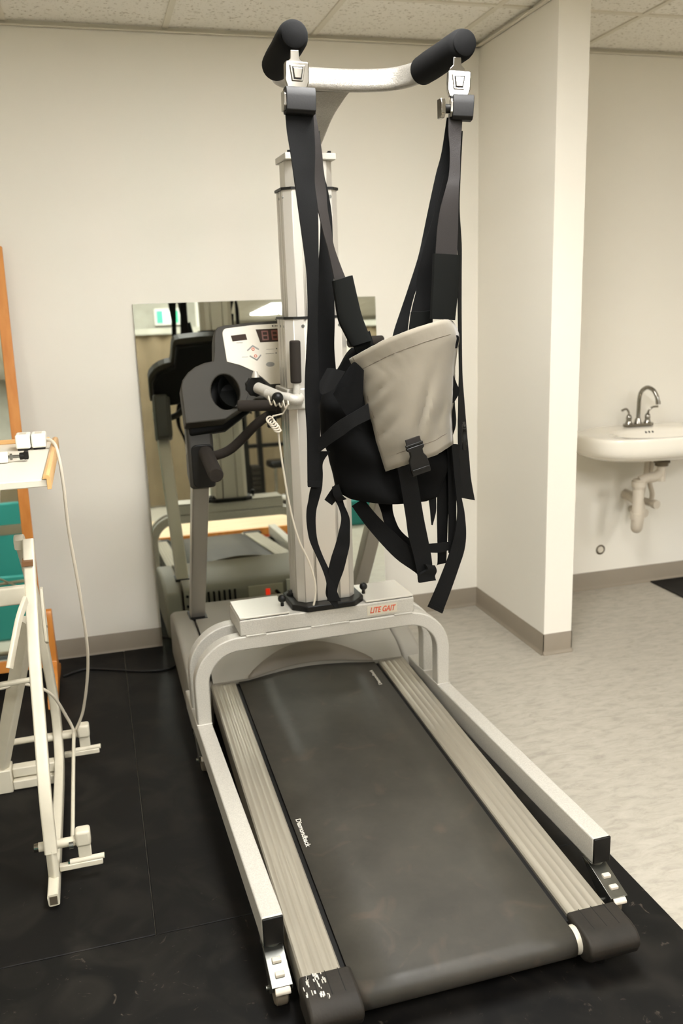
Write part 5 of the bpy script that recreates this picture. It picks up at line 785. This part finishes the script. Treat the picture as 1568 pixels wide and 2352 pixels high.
# side-release buckles: body with two prongs windows, tilted
def sr_buckle(c, ang, sc=1.0, yaw_=0, name='side_release_buckle', th=.013):
    Mx = Matrix.Translation(c) @ Matrix.Rotation(yaw_, 4, 'Z') @ Matrix.Rotation(ang, 4, 'Y') @ Matrix.Scale(sc, 4)
    bm = new(); prism(bm, [(-.024, .030), (.024, .030), (.024, .022), (.018, .018), (.018, .006), (.024, -.004), (.026, -.024), (.026, -.046), (-.026, -.046), (-.026, -.024), (-.024, -.004), (-.018, .006), (-.018, .018), (-.024, .022)], 1, -th/2, th/2, Mx)
    b_ = obj(name, bm, M['black'], hn, bevel=.002)
    for z0, z1 in ((-.034, -.029), (.034, .039)):
        bm = new(); box(bm, -.024, .024, -th/2-.003, -th/2+.001, z0, z1, Mx) if z0 < 0 else box(bm, -.024, .024, -th/3, th/3, z0-.003, z1-.002, Mx); obj('ladder_bar', bm, M['black'], b_, bevel=.001)
    return b_
sr_buckle((-1.086, -2.003, 1.214), R(-14), .98)
sr_buckle((-.931, -1.945, 1.252), R(-9), .80, R(70))
bm = new(); box(bm, -.019, .020, -.003, .003, .022, .050, Matrix.Translation((-1.086, -2.000, 1.214)) @ Matrix.Rotation(R(-14), 4, 'Y')); obj('buckle_loop', bm, M['webbing2'], hn)
# car-style belt latches
def latch(x, z, rz=0, tilt=0):
    Mx = Matrix.Translation((x, -1.868, z)) @ Matrix.Rotation(rz, 4, 'Z') @ Matrix.Rotation(tilt, 4, 'Y')
    bm = new(); prism(bm, [(-.029, .028), (-.025, .031), (.025, .031), (.029, .028), (.029, -.012), (.023, -.030), (-.023, -.030), (-.029, -.012)], 1, -.009, .009, Mx)
    l_ = obj('belt_latch', bm, M['chrome'], hn, bevel=.003, label='chrome push-button belt latch')
    bm = new(); prism(bm, [(-.019, .022), (.019, .022), (.013, -.013), (-.013, -.013)], 1, -.013, -.008, Mx); obj('bezel', bm, M['chrome'], l_, bevel=.0015)
    bm = new(); prism(bm, [(-.0135, .0175), (.0135, .0175), (.0095, -.0095), (-.0095, -.0095)], 1, -.0138, -.012, Mx); obj('button_gap', bm, M['black'], l_)
    bm = new(); prism(bm, [(-.0115, .0155), (.0115, .0155), (.0080, -.0075), (-.0080, -.0075)], 1, -.0165, -.013, Mx); obj('push_button', bm, M['chrome'], l_, bevel=.0015)
    bm = new(); box(bm, -.019, .019, -.010, .004, -.042, -.029, Mx); obj('lower_tongue', bm, M['blackmatte'], l_, bevel=.001)
latch(-1.3285, 2.127, 0, R(2)); latch(-.9135, 2.121, R(-12), R(3))
def block(x, z, wd, rz=0, tilt=0):
    Mx = Matrix.Translation((x, -1.872, z)) @ Matrix.Rotation(rz, 4, 'Z') @ Matrix.Rotation(tilt, 4, 'Y')
    bm = new(); prism(bm, [(-.012, .030), (-.018, .024), (-.022, .008), (-.020, -.022), (-.012, -.029), (.014, -.029), (.018, -.022), (.018, .026), (.012, .030)], 0, -wd/2, wd/2, Mx)
    b_ = obj('webbing_adjuster', bm, M['blackmatte'], hn, bevel=.0015, label='black block strap adjuster')
    bm = new(); prism(bm, [(-.010, .020), (-.020, .012), (-.022, -.014), (-.012, -.024), (.010, -.024), (.014, .02)], 0, -wd/2-.006, -wd/2, Mx); obj('side_plate', bm, M['chrome'], b_, bevel=.001)
    return b_
block(-1.3245, 2.071, .072, 0, R(2)); b2 = block(-.905, 2.066, .052, R(-14), R(4))
bm = new(); prism(bm, [(-.014, .022), (-.020, .010), (-.020, -.014), (-.010, -.024), (.008, -.024), (.010, .022)], 0, -.965, -.953, Matrix.Translation((0, -1.862, 2.066)))
obj('side_plate', bm, M['chrome'], b2, bevel=.0015)
bm = new(); cyl(bm, (-.953, -1.862, 2.066), (-.93, -1.862, 2.066), .011, 16); obj('hinge_pin', bm, M['black'], b2)

# coiled control cord on the lift handle
bm = new(); pts = []
c0 = LP(-.165, -.100, 1.300)
for k in range(72):
    a = k/72*2*math.pi*4.5; u = k/72; pts.append(Vector((c0.x-.004+.070*u+.004*math.cos(a), c0.y-.018+.012*math.cos(a), c0.z+.004-.022*u+.0125*math.sin(a))))
pts.append(Vector((c0.x+.045, c0.y-.01, c0.z-.045))); pts.append(Vector((c0.x+.012, c0.y-.01, c0.z-.050)))
for k in range(84):
    a = k/84*2*math.pi*5; u = k/84; pts.append(Vector((c0.x-.002+.026*u+.011*math.cos(a), c0.y-.018+.008*math.sin(a), c0.z-.058-.036*u+.009*math.sin(a))))
tube(bm, pts, .0027, 8)
cc = tag(obj('coiled_cord', bm, M['cable'], None), 'cream coiled control cord looped over the lift handle and hanging in front of the column', 'cord')
bm = new(); tube(bm, smooth([tuple(pts[-1]), (-1.294, -1.275, 1.198), (-1.284, -1.275, 1.074), (-1.266, -1.275, 0.932), (-1.242, -1.275, 0.823), (-1.209, -1.275, 0.739), (-1.191, -1.275, 0.661), (-1.194, -1.275, 0.606), (-1.206, -1.275, 0.565)], 8), .0034, 8)
o = obj('cord_run', bm, M['cable'], None); o.parent = cc

# ---------------------------------------------------------------- cream standing frame at left
sf = thing('standing_frame', 'cream metal standing frame with a white tray, cut off by the left edge', 'exercise frame', (-2.3, -1.3, .01))
XF = -2.10
def bar(path, wd, h, m='cream', name='frame_tube', par=None, sm=5, r_=.006, label=None):
    bm = new(); sweep(bm, smooth(path, sm) if sm > 1 else path, rrect(wd, h, r_, 3)); return obj(name, bm, M[m], par or sf, label=label)
bar([(XF, -1.29, .916), (XF, -1.40, .79), (XF, -1.53, .65), (XF, -1.63, .46), (XF, -1.72, .30), (XF, -1.745, .18), (XF, -1.755, .13)], .034, .032, name='front_post')
bar([(XF-.028, -1.29, .905), (XF-.028, -1.24, .90), (XF-.018, -1.13, .70), (XF-.008, -1.07, .45), (XF, -1.05, .25), (XF, -1.07, .13), (XF, -1.16, .065), (XF, -1.35, .045), (XF, -1.60, .042), (XF, -1.845, .040)], .030, .036, name='side_rail')
bm = new(); box(bm, XF-.010, XF+.010, -1.8475, -1.8445, .028, .052); obj('tube_mouth', bm, M['dullmetal'], sf, label='open end of the square tube')
bm = new(); box(bm, XF-.02, XF+.012, -1.372, -1.325, .858, .872); obj('hook_clip', bm, M['tan'], sf, label='dark brown clip')
bar([(XF, -1.755, .14), (XF, -1.758, .10), (XF, -1.76, .055)], .030, .020, name='post_foot', sm=2)
# rear floor bar
bm = new(); box(bm, -2.75, -2.255, -1.175, -1.105, .01, .095); obj('floor_bar', bm, M['cream'], sf, bevel=.004)
bm = new(); box(bm, -2.255, -2.115, -1.165, -1.115, .012, .045); obj('floor_bar', bm, M['cream'], sf, bevel=.004)
bm = new(); box(bm, -2.255, -2.115, -1.150, -1.110, .050, .085); obj('floor_bar', bm, M['cream'], sf, bevel=.004)
# diagonal leg
bar([(-2.290, -1.14, .095), (-2.13, -1.30, .66)], .055, .030, name='diagonal_leg', sm=1)
# horizontal bars
bar([(-2.75, -1.42, .787), (-2.115, -1.42, .787)], .030, .055, name='cross_bar', sm=1)
bar([(-2.75, -1.38, .48), (-2.12, -1.40, .505)], .016, .016, name='cross_rod', sm=1)
bm = new(); cyl(bm, (-2.75, -1.06, .135), (-2.00, -1.045, .135), .0115, 14); obj('cross_rod', bm, M['cream'], sf)
# tray strut
bar([(-2.34, -1.60, .60), (-2.20, -1.60, .93), (-2.14, -1.60, 1.17)], .034, .03, name='tray_strut', sm=3)
# lever and plates near the joint
bar([(-2.112, -1.47, .785), (-2.128, -1.53, .755), (-2.145, -1.575, .70), (-2.163, -1.61, .635)], .012, .028, name='lever', r_=.003)
bm = new(); prism(bm, [(-1.40, .70), (-1.36, .78), (-1.34, .78), (-1.33, .66), (-1.36, .60), (-1.40, .62)], 0, XF+.020, XF+.030); obj('joint_plate', bm, M['cream'], sf, bevel=.003)
bm = new(); cyl(bm, (XF+.03, -1.37, .66), (XF+.032, -1.37, .66), .004, 8); obj('bolt', bm, M['steel'], sf)
# clamps low on the frame
def clamp(y, z, x0=XF):
    bm = new(); cyl(bm, (x0-.035, y, z), (x0+.105, y, z), .0135, 16); cpl = obj('clamp_sleeve', bm, M['cream'], sf)
    bm = new(); cyl(bm, (x0-.047, y, z), (x0-.033, y, z), .012, 12); obj('hex_bolt', bm, M['chrome'], cpl)
    bm = new(); box(bm, x0+.066, x0+.108, y-.022, y+.018, z-.012, z+.036); obj('clamp_block', bm, M['cream'], cpl, bevel=.008, seg=3)
    bm = new(); box(bm, x0+.070, x0+.106, y-.014, y-.004, z-.065, z-.010); obj('clamp_plate', bm, M['cream'], cpl, bevel=.003)
    bm = new(); box(bm, x0+.015, x0+.135, y-.022, y-.002, z-.078, z-.060); obj('pedal_arm', bm, M['cream'], cpl, bevel=.003)
    bm = new(); cyl(bm, (x0+.045, y-.012, z-.058), (x0+.140, y-.012, z-.056), .0085, 14); obj('pedal_hinge', bm, M['cream'], cpl)
    bm = new(); cyl(bm, (x0+.040, y-.012, z-.058), (x0+.048, y-.012, z-.058), .0075, 8); obj('hinge_pin', bm, M['chrome'], cpl)
    bm = new(); cyl(bm, (x0+.136, y-.012, z-.056), (x0+.142, y-.012, z-.056), .0065, 8); obj('hinge_pin', bm, M['chrome'], cpl)
    bm = new(); cyl(bm, (x0+.048, y-.02, z), (x0+.060, y-.02, z), .010, 10); obj('set_screw', bm, M['steel'], cpl)
clamp(-1.06, .135); clamp(-1.72, .130)
bm = new(); tube(bm, [(XF+.055, -1.072, .150), (XF+.056, -1.40, .142), (XF+.057, -1.735, .128)], .0060, 10); obj('control_rod', bm, M['cream'], sf, label='thin cream rod between the two clamps')
# cables on the frame
bm = new(); tube(bm, smooth([(-2.03, -1.25, 1.222), (-1.998, -1.30, 1.222), (-1.982, -1.36, 1.195), (-1.975, -1.38, 1.10), (-1.975, -1.36, .95), (-1.965, -1.30, .72), (-1.965, -1.22, .48), (-2.00, -1.12, .26), (-2.035, -1.085, .165)], 8), .0050, 10)
obj('control_cable', bm, M['cable'], sf, label='cream cable looping from the tray to the upper clamp')
bm = new(); tube(bm, smooth([(-2.60, -1.25, .62), (-2.30, -1.25, .44), (-2.18, -1.22, .42), (-2.10, -1.17, .35), (-2.06, -1.10, .22), (-2.045, -1.085, .165)], 8), .0050, 10); obj('control_cable', bm, M['cable'], sf)
# tray
bm = new(); box(bm, -2.75, -1.992, -1.80, -1.13, 1.178, 1.198); ty = obj('tray_board', bm, M['tray'], sf, bevel=.003)
bm = new(); prism(bm, [(-1.996, 1.172), (-1.986, 1.172), (-1.986, 1.203), (-1.989, 1.209), (-1.996, 1.211), (-2.003, 1.208), (-2.006, 1.199), (-1.996, 1.199)], 1, -1.806, -1.125); obj('tray_lip', bm, M['woodx'], ty, bevel=.001, label='honey wood edge lip')
bm = new(); box(bm, -2.75, -2.012, -1.137, -1.125, 1.198, 1.212); obj('tray_lip', bm, M['woodx'], ty, bevel=.002)
# things on the tray
def pbox(x, lab):
    t = thing('power_supply', lab, 'power supply', (x, -1.26, 1.199), group='white power boxes on the tray')
    bm = new(); box(bm, x-.021, x+.021, -1.30, -1.23, 1.204, 1.246); obj('case', bm, M['whitepaint'], t, bevel=.005, seg=3)
    bm = new(); box(bm, x-.017, x+.017, -1.296, -1.234, 1.199, 1.205); obj('base_foot', bm, M['black'], t)
    bm = new(); box(bm, x-.010, x+.010, -1.285, -1.245, 1.2455, 1.2465); obj('top_inlay', bm, M['label'], t)
pbox(-2.036, 'white box on the tray nearest its wooden edge lip'); pbox(-2.081, 'white box on the tray, the left one of the joined pair')
kc = thing('tray_clamp', 'small metal clamp with black star knob lying on the white tray', 'clamp', (-2.09, -1.50, 1.199))
bm = new(); box(bm, -2.135, -2.108, -1.515, -1.485, 1.200, 1.228); obj('clamp_body', bm, M['whitepaint'], kc, bevel=.003)
bm = new(); box(bm, -2.145, -2.131, -1.512, -1.488, 1.204, 1.222); obj('clamp_jaw', bm, M['steel'], kc, bevel=.001)
bm = new(); cyl(bm, (-2.108, -1.50, 1.214), (-2.075, -1.50, 1.214), .0045, 10); cyl(bm, (-2.103, -1.50, 1.214), (-2.097, -1.50, 1.214), .009, 8); obj('threaded_rod', bm, M['steel'], kc)
bm = new(); cyl(bm, (-2.078, -1.50, 1.214), (-2.064, -1.50, 1.214), .010, 14); prism(bm, [(-1.50+(.016 if k % 2 else .010)*math.cos(math.pi*2*k/8), 1.216+(.0165 if k % 2 else .010)*math.sin(math.pi*2*k/8)) for k in range(8)], 0, -2.066, -2.054); obj('star_knob', bm, M['black'], kc, bevel=.002)

# ---------------------------------------------------------------- wood-framed posture mirror at the left edge
wm = thing('wood_framed_mirror', 'tall standing mirror in an orange wood frame at the left edge', 'standing mirror', (-2.45, -.30, .01))
WT = Matrix.Translation((0, -.31, .10)) @ Matrix.Rotation(-.150, 4, 'X')
bm = new(); box(bm, -2.213, -2.170, -.012, .012, 0, 1.79, WT); obj('frame_stile', bm, M['wood'], wm, bevel=.003)
bm = new(); box(bm, -2.80, -2.757, -.012, .012, 0, 1.79, WT); obj('frame_stile', bm, M['wood'], wm, bevel=.003)
bm = new(); box(bm, -2.757, -2.213, -.012, .012, 1.747, 1.79, WT); obj('frame_rail', bm, M['wood'], wm, bevel=.003)
bm = new(); box(bm, -2.757, -2.213, -.012, .012, 0, .05, WT); obj('frame_rail', bm, M['wood'], wm, bevel=.003)
bm = new(); box(bm, -2.757, -2.213, -.001, .004, .05, 1.747, WT); obj('mirror_glass', bm, M['mirror'], wm, smoothing=False)
bm = new(); prism(bm, [(-.56, .012), (-.54, .045), (-.40, .075), (-.33, .13), (-.325, .30)] + [(-.30+.025*math.cos(R(a)), .33+.03*math.sin(R(a))) for a in (160, 120, 90, 60, 20)] + [(-.255, .12), (-.20, .06), (-.12, .035), (-.12, .012), (-.20, .012), (-.30, .025), (-.45, .012)], 0, -2.166, -2.126); obj('side_foot', bm, M['wood'], wm, bevel=.003)
bm = new(); prism(bm, [(-.56, .012), (-.54, .045), (-.40, .075), (-.33, .13), (-.325, .30), (-.30, .36), (-.275, .30), (-.255, .12), (-.20, .06), (-.12, .035), (-.12, .012), (-.30, .025)], 0, -2.83, -2.805); obj('side_foot', bm, M['wood'], wm, bevel=.003)
bm = new(); cyl(bm, (-2.150, -.335, .29), (-2.150, -.322, .29), .004, 10); obj('screw_head', bm, M['dullmetal'], wm)

# floor power cord
bm = new(); tube(bm, smooth([(-2.115, -.235, .015), (-2.02, -.185, .015), (-1.90, -.235, .015), (-1.77, -.300, .015), (-1.66, -.315, .015), (-1.60, -.26, .015), (-1.50, -.12, .015), (-1.2, -.115, .015), (-.92, -.13, .015)], 8), .005, 8)
obj('power_cord', bm, M['blackcord'], tm, label='black cord snaking over the mat')

# ---------------------------------------------------------------- sink
sk = thing('wall_sink', 'white wall-hung porcelain sink to the right of the wall stub', 'sink', (.885, 0, .90))
SX = .885
def half_w(t): return t
outline = [(.21, 0), (.25, -.03), (.35, -.07), (.43, -.13), (.46, -.22), (.455, -.31), (.42, -.40), (.33, -.465), (.17, -.50), (0, -.51)]
def ring(sc, z, dy=0, ox=0):
    P = [(SX+x*sc, y*sc+dy, z) for x, y in outline]; P += [(2*SX-x, y, z_) for x, y, z_ in P[::-1][1:]]
    return P
bm = new(); levels = []
def addring(P): levels.append([bm.verts.new(p) for p in P])
addring(ring(.45, .765, -.09)); addring(ring(.78, .785, -.035)); addring(ring(.94, .808, -.012)); addring(ring(.99, .850, -.003)); addring(ring(1.0, .892)); addring(ring(.992, .908, -.003)); addring(ring(.965, .915, -.012))
def ibowl(sx, sy, z, cy=-.29, n_=len(levels[0])):
    out_ = []
    for k in range(n_):
        # start near back right, run to front then back left
        a = R(75) - R(330)*k/(n_-1) ; out_.append((SX+sx*math.cos(a), cy+sy*math.sin(a), z))
    return out_
addring(ibowl(.265, .155, .908)); addring(ibowl(.25, .145, .895)); addring(ibowl(.20, .115, .835)); addring(ibowl(.05, .03, .80))
for A_, B_ in zip(levels, levels[1:]):
    k = len(A_)
    for i in range(k): bm.faces.new((A_[i], A_[(i+1) % k], B_[(i+1) % k], B_[i]))
bm.faces.new(levels[0][::-1]); bm.faces.new(levels[-1])
bs = obj('basin', bm, M['porcelain'], sk); s = bs.modifiers.new('sub', 'SUBSURF'); s.levels = 2; s.render_levels = 2
for k in (-1, 0, 1):
    bm = new(); cyl(bm, (SX+.02+k*.020, -.150, .889), (SX+.02+k*.020, -.160, .886), .004, 10); obj('overflow_hole', bm, M['black'], bs)
bm = new(); cyl(bm, (SX, -.30, .775), (SX, -.30, .735), .033, 18); cyl(bm, (SX, -.30, .76), (SX, -.30, .752), .042, 18); obj('drain_flange', bm, M['dullmetal'], sk)
fc = thing('basin_faucet', 'chrome gooseneck faucet with two lever handles on the white sink', 'faucet', (.885, -.085, .915))
bm = new(); sweep(bm, [(.885, -.085, .912), (.885, -.085, .926)], rrect(.062, .200, .03, 6)) if False else prism(bm, [(.885+a, -.085+b) for a, b in rrect(.175, .050, .024, 6)], 2, .912, .926); obj('base_plate', bm, M['chrome'], fc, bevel=.002)
bm = new(); tube(bm, smooth([(.885, -.080, .92), (.887, -.080, 1.0), (.889, -.080, 1.06), (.894, -.090, 1.095), (.905, -.118, 1.115), (.918, -.150, 1.105), (.926, -.172, 1.075), (.930, -.180, 1.045)], 6), .0105, 16); obj('spout', bm, M['chrome'], fc)
bm = new(); lathe(bm, (.885, -.08, .922), [(.022, 0), (.018, .012), (.013, .03)], 20); cyl(bm, (.9300, -.1795, 1.05), (.931, -.183, 1.032), .0125, 16); obj('spout_collar', bm, M['chrome'], fc)
for s in (-1, 1):
    hx = .885+s*.056
    bm = new(); lathe(bm, (hx, -.083, .922), [(.021, 0), (.017, .010), (.013, .022), (.015, .034), (.013, .046), (.006, .054)], 18); hd = obj('handle', bm, M['chrome'], fc)
    bm = new(); sweep(bm, smooth([(hx, -.083, .970), (hx+s*.006, -.085, .990), (hx+s*.024, -.09, 1.006), (hx+s*.052, -.095, 1.008 if s > 0 else 1.000)], 5), lambda u: circ(.0055, 10, .0045+.002*u)); obj('lever', bm, M['chrome'], hd)
# trap and supply valves
dp = thing('drain_trap', 'white plastic drain trap and pipes under the sink', 'plumbing', (.80, -.18, .4))
bm = new(); cyl(bm, (.885, -.30, .745), (.885, -.30, .655), .022, 16); tube(bm, smooth([(.885, -.30, .70), (.86, -.29, .678), (.82, -.27, .668), (.792, -.26, .655)], 5), .026, 16); obj('tail_pipe', bm, M['pvc'], dp)
bm = new(); tube(bm, smooth([(.785, -.26, .665), (.785, -.26, .55), (.787, -.255, .45), (.795, -.24, .405), (.812, -.225, .40), (.835, -.20, .43), (.848, -.19, .49), (.865, -.13, .52), (.885, .0, .525)], 6), .028, 18); obj('trap_bend', bm, M['pvc'], dp)
bm = new(); cyl(bm, (.785, -.26, .625), (.785, -.26, .655), .036, 18); cyl(bm, (.787, -.253, .455), (.786, -.256, .49), .034, 18); obj('slip_nut', bm, M['pvc'], dp)
for (vx, vz, tx) in ((.925, .44, .90), (.995, .48, .93)):
    bm = new(); tube(bm, smooth([(tx, -.16, .735), (tx+.004, -.14, .62), (vx-.012, -.10, vz+.06), (vx, -.075, vz+.01)], 5), .013, 14); cyl(bm, (vx, -.004, vz), (vx, -.10, vz), .020, 14); cyl(bm, (vx, -.10, vz), (vx+.004, -.125, vz), .024, 16); obj('supply_valve', bm, M['pvc'], dp)
bm = new(); lathe(bm, (0, 0, 0), [(.001, 0), (.026, 0), (.028, .003), (.024, .006), (.022, .003), (.001, .003)], 26, 2, Matrix.Translation((.741, -.0005, .224)) @ Matrix.Rotation(math.pi/2, 4, 'X'))
wc = tag(obj('cleanout_cover', bm, M['dullmetal']), 'small round pipe cover on the wall below the sink', 'wall cover')
bm = new(); lathe(bm, (0, 0, 0), [(.001, .003), (.019, .003), (.017, .007), (.001, .008)], 26, 2, Matrix.Translation((.741, -.0005, .224)) @ Matrix.Rotation(math.pi/2, 4, 'X')); obj('cover_centre', bm, M['platewhite'], wc)

# ---------------------------------------------------------------- what the mirrors show behind the camera
bm = new(); 
N = 160
front = []; back = []
for k in range(N+1):
    x = -3.6+6.2*k/N; y = -5.30+.012*math.sin(k*1.25); front.append((x, y)); back.append((x, y-.01))
prism(bm, front+back[::-1], 2, .02, 1.80); 
cu = tag(obj('privacy_curtain', bm, M['brownwall']), 'brown cloth screen across the room, seen in the leaning mirror', 'curtain')
bm = new(); box(bm, -3.6, 2.6, -5.33, -5.27, 1.80, 1.86); o = obj('curtain_rail', bm, M['greywall'], cu)
ex = thing('exit_sign', 'green and white exit sign reflected at the top left of the leaning mirror', 'sign', (-.985, -6.17, 2.04))
bm = new(); box(bm, -1.125, -.835, -6.20, -6.165, 1.95, 2.135); obj('sign_case', bm, M['whitepaint'], ex, bevel=.005)
for a, b, mm in ((-1.10, -1.03, 'green'), (-1.03, -.945, 'signwhite'), (-.945, -.860, 'green')):
    bm = new(); box(bm, a, b, -6.166, -6.162, 1.975, 2.11); obj('sign_face', bm, M[mm], ex)
bm = new(); cyl(bm, (-.985, -6.161, 2.088), (-.985, -6.158, 2.088), .010, 14)
for a, b in (((-.985, 2.074), (-.990, 2.035)), ((-.990, 2.035), (-.965, 2.015)), ((-.965, 2.015), (-.968, 1.992)), ((-.990, 2.035), (-1.008, 2.012)), ((-1.008, 2.012), (-1.018, 1.998)), ((-.985, 2.068), (-.962, 2.052)), ((-.985, 2.068), (-1.006, 2.055)), ((-1.006, 2.055), (-1.014, 2.040))):
    sweep(bm, [(a[0], -6.160, a[1]), (b[0], -6.160, b[1])], rrect(.010, .003, .001, 2))
obj('running_figure', bm, M['green'], ex)
pf = thing('wooden_platform', 'low pale wooden platform with orange edge, seen in the leaning mirror', 'platform', (-.9, -3.4, 0))
bm = new(); box(bm, -1.70, -.10, -3.85, -2.92, .022, .078); obj('platform_top', bm, M['plank'], pf, bevel=.003)
bm = new(); box(bm, -1.70, -.10, -2.92, -2.90, .022, .080); obj('edge_strip', bm, M['wood'], pf, bevel=.003)
bm = new(); box(bm, -1.68, -.12, -3.82, -2.905, .0, .022); obj('platform_base', bm, M['orange'], pf)
cb = thing('storage_cabinet', 'pale green-white cabinet reflected in the leaning mirror', 'cabinet', (-.66, -4.75, 0))
bm = new(); box(bm, -.86, -.50, -5.0, -4.6, 0, .80); obj('cabinet_body', bm, M['whitepaint'], cb, bevel=.004)
bm = new(); box(bm, -.845, -.685, -4.601, -4.585, .03, .78); obj('cabinet_door', bm, M['label'], cb, bevel=.003)
bm = new(); box(bm, -.68, -.515, -4.601, -4.585, .03, .78); obj('cabinet_door', bm, M['label'], cb, bevel=.003)
gt = thing('weight_machine', 'dark weight machine frame reflected in the leaning mirror', 'exercise machine', (-.30, -4.7, 0))
for x in (-.44, -.30):
    bm = new(); box(bm, x-.025, x+.025, -4.72, -4.66, 0, 1.05); obj('frame_post', bm, M['black'], gt, bevel=.003)
for z in (.62, 1.02): bm = new(); box(bm, -.50, .05, -4.73, -4.68, z-.02, z+.02); obj('frame_bar', bm, M['black'], gt, bevel=.003)
for k in range(7): bm = new(); box(bm, -.415, -.325, -4.80, -4.60, .08+k*.05, .122+k*.05); obj('weight_plate', bm, M['capgrey'], gt, bevel=.003)
bm = new(); box(bm, -.24, .04, -4.75, -4.45, .40, .47); obj('seat_pad', bm, M['black'], gt, bevel=.02, seg=3)
for x, y in ((-.2, -4.5), (0, -4.5), (0, -4.72)): bm = new(); cyl(bm, (x, y, 0), (x*.9-.01, y, .40), .014, 10); obj('seat_leg', bm, M['steel'], gt)
bm = new(); box(bm, -.42, -.05, -4.85, -4.40, 0, .03); obj('base_frame', bm, M['black'], gt)
tb = thing('exercise_mat', 'teal vinyl mat folded against the screen, seen in the standing mirror', 'mat', (-2.7, -5.0, 0))
bm = new(); box(bm, -3.3, -1.9, -5.14, -5.06, .02, 1.30); obj('mat_panel', bm, M['teal'], tb, bevel=.02, seg=3)
bm = new(); box(bm, -3.3, -1.9, -5.05, -4.97, .0, .60); obj('mat_panel', bm, M['teal'], tb, bevel=.02, seg=3)
bl = thing('teal_step', 'teal padded block reflected low in the right of the leaning mirror', 'padded block', (.05, -3.2, 0))
bm = new(); box(bm, -.02, .32, -3.35, -3.0, .0, .22); obj('block_body', bm, M['teal'], bl, bevel=.02, seg=3)
